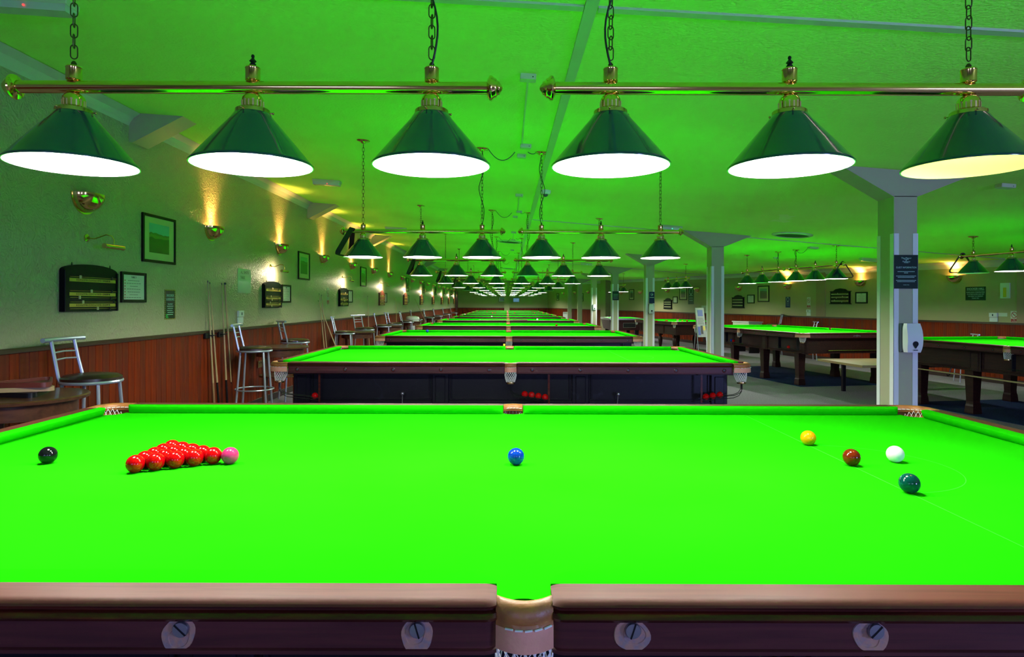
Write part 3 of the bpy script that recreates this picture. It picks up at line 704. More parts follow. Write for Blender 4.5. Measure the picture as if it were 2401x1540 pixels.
def lamp_bar(center, rz, n, label, lod, chains, states, group='brass lamp bars with green shades', off=.28, half=None, slack=0):
    """center: xy of the bar's middle; the bar runs along local x. chains: indices of shades with a chain. states: per shade cool/warm/off"""
    r = empty('billiard_lamp', (center[0], center[1], BAR_Z), rz); tag(r, label, 'hanging lamp', group)
    sp = .5585; xs_ = [(i-(n-1)/2)*sp for i in range(n)]; hl = (n-1)/2*sp+.18
    MB().tube([(-hl, 0, 0), (hl, 0, 0)], .0195, 20 if lod < 2 else 10).build('bar', M['brass'], r, True)
    k1 = link('end_knob', T['knob'], r, (hl, 0, 0)); k2 = link('end_knob', T['knob'], r, (-hl, 0, 0), (0, 0, PI))
    rot = Matrix.Rotation(rz, 3, 'Z')
    for i, x in enumerate(xs_):
        s = link('shade', T['shade' if lod < 2 else 'shade_lo'], r, (x, 0, SH_Z0-BAR_Z))
        link('gallery', T['gallery'], s, (0, 0, .163)); link('vented_socket', T['socket'], r, (x, 0, -.0765)) if lod < 3 else link('vented_socket', T['socket'], r, (x, 0, -.0765))
        st = states[i]
        link('bulb', T['bulb_off' if st == 'off' else 'bulb_warm' if st == 'warm' else 'bulb'], s, (0, 0, .095))
        if st != 'off': lamp_light(r, (x, 0, SH_Z0-BAR_Z+.050), LAMP_W*(.06 if st == 'warm' else 1), WARM if st == 'warm' else COOL)
        link('top_cap', T['cap'], r, (x, 0, .0165))
        if i not in chains: link('finial', T['finial'], r, (x, 0, .064))
        else:
            wx = center[0]+(rot @ Vector((x, 0, 0))).x
            top = ceil_z(wx)-BAR_Z; z = .064
            link('ceiling_rose', T['canopy'], r, (x, 0, top+.002), (0, math.atan(.065 if wx < .4 else .08), 0) if abs(rz) < .1 else None)
            MB().lathe([(.008,0),(.008,.012),(.004,.018)], 10, (x, 0, .062)).build('chain_hook', M['chain'], r, True)
            z0 = .080+.018; nl = int((top-.034-z0)/LINK_P)+1; pitch = (top-.034-z0)/max(1, nl)
            if lod < 2:
                for q in range(nl):
                    o = link('chain_link', T['link'], r, (x, 0, z0+pitch*(q+.35)), (0, 0, (PI/2 if q % 2 else 0)+.35)); o.scale = (1, 1, pitch/LINK_P)
            else:
                b = MB()
                for q in range(nl):
                    s0 = len(b.v); b.add(T['linkb'].v, T['linkb'].f); b.xf(Matrix.Translation((x, 0, z0+pitch*(q+.35))) @ Matrix.Rotation((PI/2 if q % 2 else 0)+.35, 4, 'Z'), s0)
                b.build('chain', M['chain'], r, True)
            if i == (max(chains) if off > 0 else min(chains)) and off != 0:      # inner chain carries the flex
                amp = .03; pts = []
                for q in range(25):
                    t = q/24; zz = .068+(top-.07)*t
                    pts.append((x+(amp*math.sin(t*PI*3.1+.2)*(1-abs(t-.5)))*(1 if off > 0 else -1), -.012, zz))
                pts[0] = (x, -.004, .066); MB().tube(pts, .0035, 6).build('flex', M['cable'], r, True)
    return r
LX = .042; half = .8375
sts = {0: (['cool']*3, ['cool', 'cool', 'warm']), 2: (['cool', 'cool', 'cool'], ['off', 'cool', 'cool'])}
for k in range(10):
    y = Y0+PITCH*k; st = sts.get(k, (['cool']*3, ['cool']*3))
    if k == 5: st = (['off', 'cool', 'cool'], ['cool', 'cool', 'off'])
    for s in (0, 1):
        cx = LX+(-half if s == 0 else half)
        lab = '%s-row brass lamp bar, three green shades, %s one of the pair' % (ORD[k], 'left' if s == 0 else 'right')
        lamp_bar((cx, y), 0, 3, lab, 0 if k == 0 else 1 if k < 2 else 2 if k < 5 else 3, (0, 2), st[s], off=1 if s == 0 else -1)
A2 = A-PI   # so that local x points towards the camera
def along(c_, t): return (c_.x-u.x*t, c_.y-u.y*t)
lamp_bar(along(R1C, .84), A2, 3, 'brass bar lamp with three green shades over the crest-plaque table, nearer half', 2, (0, 2), ['cool','cool','cool'], 'right bay lamps', off=-1)
lamp_bar(along(R1C, -.84), A2, 3, 'brass bar lamp with three green shades over the crest-plaque table, farther half', 2, (0, 2), ['cool','off','cool'], 'right bay lamps', off=1)
lamp_bar(along(R2C, -.84), A2, 3, 'brass bar lamp over the right-edge table, its end shade unlit, seen beyond the first pillar', 2, (0, 2), ['off','cool','cool'], 'right bay lamps', off=0)
lamp_bar(along(R2C, .84), A2, 3, 'brass bar lamp over the near half of the right-edge table, outside the picture', 2, (0, 2), ['off','off','off'], 'right bay lamps', off=0)
lamp_bar((R3C.x, R3C.y), A2, 3, 'short brass bar lamp with three green shades over the turned-leg table', 2, (2,), ['cool','cool','cool'], 'right bay lamps', off=0)
lamp_bar((4.2, 24.6), A2, 3, 'short brass bar lamp with green shades over the pool table', 3, (2,), ['cool','cool','cool'], 'right bay lamps', off=0)

# wooden ball triangles
def tri_mesh(name, side, h, th, m, rc=.03, floor=None):
    pts = []; R = side/math.sqrt(3)
    for k in range(3):
        a = PI/2+2*PI*k/3; cx, cy = (R-rc*2)*math.cos(a), (R-rc*2)*math.sin(a)
        for i in range(7):
            t = a-PI/3+2*PI/3*i/6; pts.append((cx+rc*math.cos(t), cy+rc*math.sin(t), math.cos(t), math.sin(t)))
    b = MB(); rings = [[(x, y, 0), (x, y, h), (x-nx*th, y-ny*th, h), (x-nx*th, y-ny*th, 0)] for x, y, nx, ny in pts]
    rings.append(rings[0]); b.loft(rings, True, False)
    if floor: b.cur = 1; b.add([(x-nx*th*.5, y-ny*th*.5, h*.35) for x, y, nx, ny in pts], [tuple(range(len(pts)))])
    return b.mesh(name, [m, floor] if floor else m, True, 40)
tri = tri_mesh('ball_triangle', .36, .046, .012, M['black_matt'])
def hang_tri(x, y, label, lean=.25, yaw=.25, m=None, extra_rot=0):
    o = link('ball_triangle', tri); o.location = (x, y, BAR_Z-.13)
    # stand it up: plane normal along x, apex up
    o.rotation_euler = (Matrix.Rotation(yaw, 4, 'Z') @ Matrix.Rotation(lean, 4, 'Y') @ Matrix.Rotation(PI/2, 4, 'Z') @ Matrix.Rotation(PI/2, 4, 'X')).to_euler()
    tag(o, label, 'ball triangle', 'triangles hung on the lamp bars'); return o
hang_tri(LX-2*half+.105, Y0+PITCH, 'black wooden ball triangle hung on the left end of the second lamp row', .32, -.14)
hang_tri(LX-2*half+.105, Y0+PITCH*2, 'brown-black ball triangle hung on the left end of the third lamp row', .32, 0)
hang_tri(LX-2*half+.105, Y0+PITCH*3, 'black ball triangle hung on the left end of the fourth lamp row', .32, 0)
hang_tri(LX-2*half+.105, Y0+PITCH*4, 'black ball triangle hung on the left end of the fifth lamp row', .32, 0)
p = along(R1C, 1.56); hang_tri(p[0], p[1], 'black ball triangle hung over the end shade of the crest-plaque table lamp', 0, 1.2)
p = along(R2C, -1.56); hang_tri(p[0], p[1], 'black ball triangle hung on the far end of the right-edge table lamp', .0, 1.2)

# ------------------------------------------------------------------ wall things (local frame: front faces -y, x right, z up)
def on_left(name, y, z): return empty(name, (XL, y, z), PI/2)
def on_right(name, px, z):
    y = yr(px); return empty(name, (xr(y), y, z), RROT)
def zr(px, py): return CAMZ+(710-py)*yr(px)/1525
def zl(y, py): return CAMZ+(710-py)*y/1525
# half-bowl wall lights
def sconce_meshes():
    b = MB(); N = 14; r = .15; seg = 20; rings = []
    def bowl(rr, off=0):
        R_ = []
        for i in range(N+1):
            ph = PI/2*i/N
            R_.append([(rr*math.cos(ph)*math.cos(PI+PI*j/seg), rr*.93*math.cos(ph)*math.sin(PI+PI*j/seg), -rr*math.sin(ph)*.96) for j in range(seg+1)])
        return R_
    o = bowl(r); i_ = bowl(r-.004)
    b.loft(o, False); b.loft(i_, False); b.loft([o[0], i_[0]], False)
    T['bowl'] = b.mesh('bowl', M['brass'], True, 60)
    b = MB(); b.lathe([(.158,0),(.158,.006),(.150,.010),(.02,.010)], 32, (0,0,0), PI, 2*PI); b.xf(Matrix.Rotation(PI/2, 4, 'X'))
    me = MB(); pts = [(.158*math.cos(PI+PI*j/24), .158*math.sin(PI+PI*j/24)) for j in range(25)]
    me.prism(pts, -.010, 0); T['plate'] = me.mesh('back_plate', M['brass'], True)
    b = MB(); b.lathe([(.02,0),(.02,.03),(.012,.035),(.012,.07),(.0001,.075)], 12); T['candle'] = b.mesh('lamp_holder', M['shade_white'], True)
sconce_meshes()
SL = {}
def sconce(root, lit, label, group, pw=1.0):
    tag(root, label, 'wall light', group)
    link('bowl', T['bowl'], root); link('back_plate', T['plate'], root, (0, 0, 0)); link('lamp_holder', T['candle'], root, (0, -.06, -.12))
    if lit:
        k = ('s', pw)
        if k not in SL:
            l = bpy.data.lights.new('wall_light_bulb', 'POINT'); l.energy = SCONCE_W*pw; l.color = WARM; l.shadow_soft_size = .02; SL[k] = l
            l = bpy.data.lights.new('wall_light_reflector', 'SPOT'); l.energy = SCONCE_W*16; l.color = WARM; l.shadow_soft_size = .05; l.spot_size = math.radians(74); l.spot_blend = 1; SL['sp'] = l
        o = bpy.data.objects.new('sconce_bulb', SL[k]); C.objects.link(o); o.parent = root; o.location = (0, -.055, -.028)
        o = bpy.data.objects.new('sconce_spot', SL['sp']); C.objects.link(o); o.parent = root; o.location = (0, -.07, -.03); o.rotation_euler = (math.radians(180-8), 0, 0)
for k in range(17):
    y = 5.07+2.17*k; z = zl(5.07, 458)-.0
    sconce(on_left('wall_light', y, z), k in (1,2,3,4,5,6), '%s brass half-bowl wall light along the left wall, %s' % (ORD[k], 'glowing upward' if k in (1,2,3,4,5,6) else 'unlit'), 'brass half-bowl lights on the left wall', 1.0)
for i, (px, py, lit) in enumerate(((2240,643,1),(2019,655,1),(1848,664,1),(1734,669,0),(1636,673.5,0),(1566,676,0),(1503,680,0),(1457,682,0),(1414,686,0),(1380,687,0),(1349,687,0),(1322,688,0))):
    sconce(on_right('wall_light', px, zr(px, py) if i < 8 else 2.0), lit, '%s brass half-bowl light on the right wall from the right, %s' % (['first']+ORD[1:] if True else ORD)[0:0] if False else '%s brass half-bowl light on the right wall counted from the right, %s' % ((['first']+ORD[1:])[i], 'glowing' if lit else 'unlit'), 'brass half-bowl lights on the right wall', 1.0)
# picture lights
def plight_meshes():
    b = MB(); b.lathe([(.030,0),(.030,.006),(.022,.010),(.010,.014),(.010,.022)], 20); b.xf(Matrix.Rotation(PI/2, 4, 'X')); T['pl_plate'] = b.mesh('rose', M['brass_old'], True)
    b = MB(); b.tube([(0,-.015,0),(.02,-.05,-.004),(.03,-.09,.012),(.04,-.13,.030),(.055,-.165,.022),(.06,-.18,-.01),(.06,-.18,-.045)], .0045, 8); T['pl_arm'] = b.mesh('arm', M['brass'], True)
    b = MB(); seg = 18; rings = []
    for x in (-.12, .12):
        rings.append([(x, -.018*math.cos(a), .018*math.sin(a)) for a in [math.radians(-60+300*i/seg) for i in range(seg+1)]])
    b.loft(rings, False); b.loft([[(x, y*.93, z*.93) for x, y, z in r] for r in rings], False)
    for x in (-.12, .12): b.tube([(x-.004,0,0),(x+.004,0,0)], .0195, 18)
    T['pl_tube'] = b.mesh('lamp_tube', M['brass'], True, 50)
plight_meshes()
PLt = {}
def plight(root, lit, label):
    tag(root, label, 'picture light', 'brass picture lights over the scoreboards')
    link('rose', T['pl_plate'], root); link('arm', T['pl_arm'], root); link('lamp_tube', T['pl_tube'], root, (.06, -.18, -.065))
    if lit:
        if 'l' not in PLt:
            l = bpy.data.lights.new('picture_light_tube', 'AREA'); l.shape = 'RECTANGLE'; l.size = .2; l.size_y = .014; l.energy = PICT_W; l.color = (1, .80, .55); PLt['l'] = l
        o = bpy.data.objects.new('picture_bulb', PLt['l']); C.objects.link(o); o.parent = root; o.location = (.06, -.158, -.073)
        o.rotation_euler = (math.radians(60), 0, 0)
# scoreboards
def score_meshes():
    def outline(w_, h, arch, kind):
        pts = [(-w_/2, 0), (w_/2, 0), (w_/2, h)]
        if kind == 'arch': pts += [(w_/2*math.cos(a), h+arch*math.sin(a)**1.0) for a in [PI*i/16 for i in range(1, 16)]]
        elif kind == 'peak': pts += [(w_/2+.02, h), (w_/2+.02, h+.015), (0, h+arch+.03), (-w_/2-.02, h+.015), (-w_/2-.02, h)]
        else: pts += [(w_/2+.03, h), (w_/2+.03, h+.015), (.22, h+.02), (.14, h+.07), (0, h+.09), (-.14, h+.07), (-.22, h+.02), (-w_/2-.03, h+.015), (-w_/2-.03, h)]
        return pts+[(-w_/2, h)]
    for kind, m in (('arch', 'scoreboard'), ('peak', 'board_red'), ('crest', 'scoreboard')):
        w_ = .66 if kind != 'crest' else .60
        b = MB(); b.prism(outline(w_, .31, .055, kind), -.035, 0)
        if kind == 'crest': b.box(-.33, .33, -.045, 0, -.02, 0)
        for x in (-w_/2, w_/2-.02): b.bbox(x, x+.02, -.045, -.03, 0, .31, .003)
        T['sb_'+kind] = b.mesh('board', M[m])
    b = MB()
    for z in (.035, .085+.03, .16): pass
    b.box(-.27,.30,-.0375,-.035,0,.026); T['sb_strip'] = b.mesh('number_strip', M['brass_strip'])
    T['sb_strip_p'] = b.mesh('number_strip', M['strip_pale'])
    b = MB(); b.tube([(-.27,-.042,0),(.30,-.042,0)], .0018, 6); T['sb_rod'] = b.mesh('slider_rod', M['brass_strip'], True)
    b = MB(); b.bbox(-.009,.009,-.048,-.038,-.012,.012,.002); T['sb_ptr'] = b.mesh('pointer', M['strip_pale'])
    T['sb_ptr_d'] = b.mesh('pointer', M['black'])
    T['sb_num'] = text_mesh('0 1 2 3 4 5 6 7 8 9 10 11 12 13 14 15 16 17 18 19 20   0 20 40 60 80 100', .0225, name='numerals', squeeze=.62); T['sb_num'].materials.append(M['ink'])
score_meshes()
def scoreboard(root, kind, label, detail=True, pale=False):
    tag(root, label, 'scoreboard', 'scoreboards hung on the walls')
    link('board', T['sb_'+kind], root)
    rs = random.Random(len(label))
    for i, z in enumerate((.035, .120, .228) if kind != 'crest' else (.05, .15, .23)):
        s = link('number_strip', T['sb_strip_p' if pale else 'sb_strip'], root, (0 if kind != 'crest' else -.015, 0, z))
        if detail:
            link('numerals', T['sb_num'], s, (.015, -.0378, .013))
            for zz in ((z-.013, z+.038) if i < 2 else (z+.036,)):
                link('slider_rod', T['sb_rod'], root, (0, 0, zz)); link('pointer', T['sb_ptr'], root, (rs.uniform(-.2, .12), 0, zz)); link('pointer', T['sb_ptr_d'], root, (rs.uniform(.18, .28), 0, zz))
    if kind == 'arch':
        for x in (-.22, .25): MB().tube([(x-.008, -.02, .335), (x, -.02, .372), (x+.008, -.02, .335)], .003, 6).build('hanging_eye', M['black'], root, True)
def picture(root, w_, h, kind, label, cat='picture', group=None, lines=0, title=None, dots=False, fw=.025):
    tag(root, label, cat, group)
    b = MB()
    for q in ((-w_/2, -w_/2+fw, 0, h), (w_/2-fw, w_/2, 0, h), (-w_/2+fw, w_/2-fw, 0, fw), (-w_/2+fw, w_/2-fw, h-fw, h)): b.bbox(q[0], q[1], -.022, 0, q[2], q[3], .003)
    b.build('frame', M['frame'], root)
    MB().box(-w_/2+fw-.002, w_/2-fw+.002, -.011, -.004, fw-.002, h-fw+.002).build('mount' if kind[0] == 'p' else 'sheet', M['mount'] if kind[0] == 'p' else M['paper'], root)
    if kind[0] == 'p':
        mx, mz = w_*.2, h*.19; MB().box(-w_/2+mx, w_/2-mx, -.0125, -.011, mz*1.1, h-mz*.95).build('print', M[kind], root)
    elif lines:
        text(title, h*.085, 0, -.0115, h*.83, M['ink'], root)
        b = MB(); dd = MB()
        for i in range(lines):
            z = h*.72-i*(h*.56/(lines-1)); ww = (w_/2-fw)*(.62+.2*math.sin(i*2.3)); 
            for q in range(6):
                x0 = -ww*.85+ww*1.75*q/6; b.box(x0, x0+ww*1.75/6*.8, -.0116, -.011, z-h*.007, z+h*.007)
            if dots: dd.box(-w_*.36, -w_*.36+.011, -.0118, -.011, z-.006, z+.006)
        b.build('printed_lines', M['ink'], root)['kind'] = 'stuff'
        if dots: dd.build('colour_dots', M['ink_red'], root)
SBY = [5.12, 9.08, 13.03, 17.0, 20.95, 24.85, 28.8, 32.7, 36.6, 40.2]
for k, y in enumerate(SBY):
    kind = 'arch' if k < 3 else 'peak'
    scoreboard(on_left('scoreboard', y, 1.29), kind, '%s %s scoreboard along the left wall, brass number strips' % (ORD[k], 'black arch-topped' if k < 3 else 'red-brown peaked'), k < 4)
    plight(on_left('picture_light', y-.02, 1.865), k > 0, '%s brass swan-neck picture light along the left wall, %s' % (ORD[k], 'lit' if k else 'unlit'))
    if k < 8:
        picture(on_left('framed_notice', y+.61, 1.36), .38, .265, 'sheet', '%s framed table-rules sheet right of a scoreboard on the left wall' % ORD[k], 'framed notice', 'framed rule sheets on the left wall', 7 if k < 5 else 0, 'TABLE %d' % (3+k) if k < 1 else 'TABLE', k < 2)
for k, y in enumerate([6.15, 10.53, 14.88, 21.45, 25.7, 30.0, 34.1, 38.5]):
    picture(on_left('framed_picture', y, 1.73), .58, .445, 'pic_a' if k == 0 else 'pic_b', '%s framed landscape photograph along the left wall%s' % (ORD[k], ', hill under a teal sky' if k == 0 else ''), 'picture', 'framed landscapes on the left wall')
# notices on the left wall
def sheet(root, w_, h, m, label, cat='notice', group=None, th=.003):
    tag(root, label, cat, group); return MB().box(-w_/2, w_/2, -th, 0, 0, h).build('sheet', m, root)
r = on_left('safety_notice', 6.365, 1.195); sheet(r, .20, .29, M['black'], 'narrow black playing-guidelines notice with yellow hazard border')
b = MB()
for i in range(15):
    for x in (-.096, .088): z = .004+i*.0195; b.add([(x,-.0034,z),(x+.008,-.0034,z+.006),(x+.008,-.0034,z+.015),(x,-.0034,z+.009)], [(0,1,2,3)])
for i in range(10):
    for z in (.001, .281): x = -.096+i*.0195; b.add([(x,-.0034,z),(x+.009,-.0034,z),(x+.014,-.0034,z+.008),(x+.005,-.0034,z+.008)], [(0,1,2,3)])
b.build('hazard_border', M['ink_yellow'], r)
text('SNOOKER', .036, 0, -.0034, .232, M['sign_text'], r, .85); text('GUIDELINES', .036, 0, -.0034, .195, M['sign_text'], r, .78); text('YOU MUST', .02, 0, -.0034, .148, M['sign_text'], r)
b = MB(); [b.box(-.06+.01*(i % 2), .06-.008*(i % 3), -.0036, -.003, .125-i*.02, .131-i*.02) for i in range(5)]; b.build('printed_lines', M['sign_text'], r)['kind'] = 'stuff'
MB().add([(-.08,-.0035,.012),(-.03,-.0035,.012),(-.05,-.0035,.05),(-.08,-.0035,.055)], [(0,1,2,3)]).build('green_corner', M['ink_green'], r)
r = on_left('paper_notice', 8.17, 1.48); sheet(r, .40, .30, M['clear'], 'glossy laminated all-shots paper notice left of the second scoreboard')
text('ALL SHOTS', .05, 0, -.0034, .255, M['ink'], r); text('TABLE', .05, -.06, -.0034, .19, M['ink'], r)
def switch(root, label, group=None):
    tag(root, label, 'switch', group); MB().bbox(-.075,.075,-.02,0,0,.075,.004).build('lower_plate', M['plastic'], root); MB().bbox(-.075,.075,-.03,0,.08,.155,.004).build('upper_plate', M['plastic'], root)
    MB().bbox(-.012,.012,-.036,-.03,.10,.135,.003).build('rocker', M['plastic_dark'], root)
switch(on_left('light_switch', 8.02, 1.105), 'pale double switch box above the dado beside the vertical cues')
def nosmoke(root, label, s=1.0, h=.30):
    sheet(root, .15*s, h*s, M['paper'], label, 'safety sign', 'no-smoking signs')
    b = MB(); rings = [[(r_*s*math.cos(2*PI*i/28), -.0036, h*s*.66+r_*s*math.sin(2*PI*i/28)) for i in range(28)] for r_ in (.062, .050)]; b.loft(rings, True)
    b.add([(x*s, -.0037, h*s*.66+z*s) for x, z in ((-.045,.036),(-.036,.045),(.045,-.036),(.036,-.045))], [(0,1,2,3)]); b.build('red_ring', M['ink_red'], root)
    MB().box(-.03*s,.03*s,-.0035,-.003,h*s*.65,h*s*.68).build('cigarette', M['ink'], root); MB().box(-.07*s,.07*s,-.0036,-.003,.005*s,.075*s).build('red_panel', M['ink_red'], root)
    text('No', .032*s, 0, -.0038, .055*s, M['paper'], root); text('smoking', .03*s, 0, -.0038, .025*s, M['paper'], root)
nosmoke(on_left('no_smoking_sign', 11.97, 1.33), 'tall no-smoking sign on the left wall before the third scoreboard')

# right wall items
def rw(px0, px1): y0, y1 = yr(px1), yr(px0); return (px0+px1)/2, abs(y1-y0)/math.cos(RA)
def r_item(name, px0, px1, py0, py1):
    px, w_ = rw(px0, px1); z1, z0 = zr(px, py0), zr(px, py1); return on_right(name, px, z0), w_, z1-z0
r, w_, h = r_item('wall_sign', 2263.5, 2311, 669, 701); sheet(r, w_, h, M['sign_green'], 'dark green snooker hall sign on the right wall')
text('SNOOKER HALL', h*.21, 0, -.0034, h*.84, M['sign_text'], r, w_/.40*.92); MB().box(-w_*.44, w_*.44, -.0036, -.003, h*.725, h*.74).build('underline', M['sign_text'], r)
for i, s in enumerate(('PLEASE SHOW CONSIDERATION', 'TO OTHER PLAYERS AND KEEP', 'THE NOISE TO A MINIMUM', 'THANK YOU')): text(s, h*.115, 0, -.0034, h*(.59-.145*i), M['sign_text'], r, .88)
r, w_, h = r_item('leaflet_holder', 2347, 2369, 660, 696); sheet(r, w_, h, M['clear'], 'clear plastic leaflet holder right of the snooker hall sign', 'leaflet holder', th=.02)
MB().box(-.03,.03,-.022,-.020,.02,h*.7).build('leaflet', M['ink_yellow'], r)
r, w_, h = r_item('light_switch', 2324, 2338, 730, 751); switch(r, 'grey switch pair above the right dado, left of the no-smoking sign')
r, w_, h = r_item('paper_notice', 2341, 2362, 730, 738.5); sheet(r, w_, h, M['paper'], 'small white paper notice between the switch and the right no-smoking sign')
r, w_, h = r_item('no_smoking_sign', 2370, 2387, 728, 753); nosmoke(r, 'no-smoking sign on the right wall at the picture edge', w_/.15 if w_ < .2 else 1.1, .23)
r, w_, h = r_item('no_smoking_sign', 1892, 1901, 702, 720); nosmoke(r, 'no-smoking sign on the right wall above the near dado switches', .9)
r, w_, h = r_item('light_switch', 1889, 1905, 722, 738); switch(r, 'pale switch boxes under the no-smoking sign in the right bay')
for i, (a, b_, c_, d_, lab) in enumerate(((1950, 1994, 680, 709, 'black crest-topped scoreboard nearest the first pillar, three ivory strips'), (1719, 1745, 695, 719, 'black crest-topped scoreboard right of the second pillar'), (1558.5, 1576, 702, 722, 'small black crest-topped scoreboard between the second and third pillars'))):
    r, w_, h = r_item('scoreboard', a, b_, c_, d_); scoreboard(r, 'crest', lab, i == 0, True); r.scale = (w_/.60, 1, h/.33)
for i, (a, b_, c_, d_, kind, lab) in enumerate(((2006.6,2034.6,682,709,'sheet','framed rules sheet right of the crest-topped scoreboard by the first pillar'), (1753,1769.6,689,709.6,'sheet','framed rules sheet right of the scoreboard by the second pillar'), (1777.6,1804,668,706,'pic_b','framed landscape with cream mount on the right wall of the near bay'),
        (1578.5,1589,694,710,'sheet','framed sheet right of the small scoreboard between pillars'), (1594,1611,672,702,'pic_b','tall framed picture above the turned-leg table'), (1476,1487,677.5,702,'pic_b','framed picture seen between the third and fourth pillars'), (1361,1368,687,706,'pic_b','framed picture left of the fifth pillar, nearest of three'), (1333,1340,686,704,'pic_b','middle one of three framed pictures left of the fifth pillar'), (1305,1311,687.5,704,'pic_b','farthest of three framed pictures left of the fifth pillar'))):
    r, w_, h = r_item('framed_picture' if kind[0] == 'p' else 'framed_notice', a, b_, c_, d_); picture(r, w_, h, kind, lab, 'picture' if kind[0] == 'p' else 'framed notice', None, 7 if kind == 'sheet' and i < 2 else 0, 'TABLE', False, min(.03, w_*.09))
for a, b_, c_, d_, m, lab in ((1842,1853,694,719,'sign_blue','small navy notice on the right wall behind the crest-plaque table'), (1613.5,1627,672,712,'sign_green','tall dark green banner notice left of the second pillar')):
    r, w_, h = r_item('wall_sign', a, b_, c_, d_); sheet(r, w_, h, M[m], lab)
    b = MB(); rings = [[(w_*q*math.cos(2*PI*i/20), -.0036, h*.76+w_*q*math.sin(2*PI*i/20)) for i in range(20)] for q in (.22, .28)]; b.loft(rings, True)
    for i in range(3): b.box(-w_*.3, w_*.3, -.0036, -.003, h*(.5-.14*i), h*(.52-.14*i))
    b.build('emblem', M['sign_text'], r)
r, w_, h = r_item('paper_notice', 1645, 1657, 715, 732); sheet(r, w_, h, M['paper'], 'white papers pinned on the right wall left of the second pillar'); [MB().box(-w_*.3, w_*.3, -.0036, -.003, h*(.25+.2*i), h*(.29+.2*i)).build('printed_line', M['ink'], r) for i in range(3)]
# back wall
r = empty('framed_picture', (-.30, YB-.0, 1.42), 0); picture(r, .5, .34, 'pic_b', 'framed landscape on the back wall under the farthest lamps')
r = empty('television', (.59, YB, 1.42), 0); tag(r, 'small flat screen glowing blue on the back wall', 'television'); MB().bbox(-.2,.2,-.05,0,0,.26,.005).build('casing', M['black'], r); MB().box(-.185,.185,-.053,-.05,.015,.245).build('screen', M['screen'], r)
# pillar notices and dispensers
def pillar_item(k, px0, px1, py0, py1, name):
    y = FR[k]-.006; x = ((px0+px1)/2-1189)/1525*y; w_ = (px1-px0)/1525*y; z0 = CAMZ+(710-py1)*y/1525; h = (py1-py0)/1525*y
    return empty(name, (x, y, z0), 0), w_, h
r, w_, h = pillar_item(0, 2096.5, 2151.5, 595, 674, 'pillar_sign'); sheet(r, w_, h, M['sign_green'], 'dark green guest information sign on the nearest pillar', th=.004)
for s, sz, z in (('The Manor', .020, .905), ('House', .016, .872), ('&', .016, .842), ('Ashbury', .020, .806), ('Hotels', .015, .772)): text(s, sz, 0, -.0044, h*z, M['sign_text'], r)
text('GUEST INFORMATION', .0215, 0, -.0044, h*.625, M['sign_text'], r, .82)
b = MB()
for z, hw in ((.505,.075),(.465,.018),(.375,.088),(.337,.073),(.245,.088),(.207,.078)):
    n = int(hw/.006)
    for q in range(n): x0 = -hw+2*hw*q/n; b.box(x0, x0+2*hw/n*.8, -.0046, -.004, h*z-.0025, h*z+.0025)
b.build('printed_lines', M['sign_text'], r)['kind'] = 'stuff'; text('THANK YOU.', .009, 0, -.0044, h*.11, M['sign_text'], r)
r, w_, h = pillar_item(2, 1522, 1534.5, 683, 710, 'pillar_sign'); sheet(r, w_, h, M['sign_blue'], 'navy sign with round emblem on the third pillar', th=.004)
b = MB(); b.loft([[(w_*q*math.cos(2*PI*i/20), -.0046, h*.77+w_*q*math.sin(2*PI*i/20)) for i in range(20)] for q in (.20, .25)], True); b.add([(-.01,-.0047,h*.70),(.03,-.0047,h*.74),(.03,-.0047,h*.80),(-.005,-.0047,h*.78)], [(0,1,2,3)])
b.box(-w_*.4, w_*.4, -.0046, -.004, h*.48, h*.53); b.build('emblem', M['sign_text'], r)
r, w_, h = pillar_item(3, 1436, 1451, 682, 703, 'pillar_sign'); sheet(r, w_, h, M['sign_green'], 'small dark green notice on the fourth pillar', th=.004)
[MB().box(-w_*.38, w_*.38, -.0046, -.004, h*(.2+.15*i), h*(.23+.15*i)).build('printed_line', M['sign_text'], r) for i in range(4)]
def dispenser(r, w_, h, label):
    tag(r, label, 'dispenser', 'wall dispensers on the pillars')
    MB().bbox(-w_/2, w_/2, -.03, 0, 0, h, .008).build('back_shell', M['plastic_dark'], r)
    b = MB(); rings = []
    for i in range(9):
        t = i/8; z = h*t; d = .075+.03*math.sin(PI*min(1, t*.9+.1))*(.9 if t < .85 else .7); in_ = .004+.010*(abs(t-.5)*2)**4
        rings.append([(-w_/2+in_+.012, -.031, z), (-w_/2+in_, -.045, z), (-w_/2+in_+.012, -d, z), (w_/2-in_-.012, -d, z), (w_/2-in_, -.045, z), (w_/2-in_-.012+.012, -.031, z)])
    b.loft(rings, True, True); b.build('front_cover', M['plastic'], r, True, 50)
    b = MB(); pts = [(.10*w_*1.4*math.cos(a), h*.30+.10*w_*1.4*math.sin(a)) for a in [math.radians(-30+240*i/12) for i in range(13)]]+[(0, h*.14)]
    b.prism(pts, -.107, -.100); b.build('sight_window', M['black'], r)
    MB().box(-w_*.1, w_*.1, -.108, -.10, h*.07, h*.10).build('badge', M['plastic_dark'], r)
r, w_, h = pillar_item(0, 2108, 2152, 755, 822, 'soap_dispenser'); dispenser(r, w_, h, 'white dispenser with dark teardrop window on the nearest pillar')
r, w_, h = pillar_item(2, 1520, 1532.5, 712, 734, 'soap_dispenser'); dispenser(r, w_, h, 'white dispenser under the navy sign on the third pillar')
r, w_, h = pillar_item(4, 1389.5, 1397.5, 713, 726, 'soap_dispenser'); dispenser(r, w_, h, 'small white dispenser on the fifth pillar')

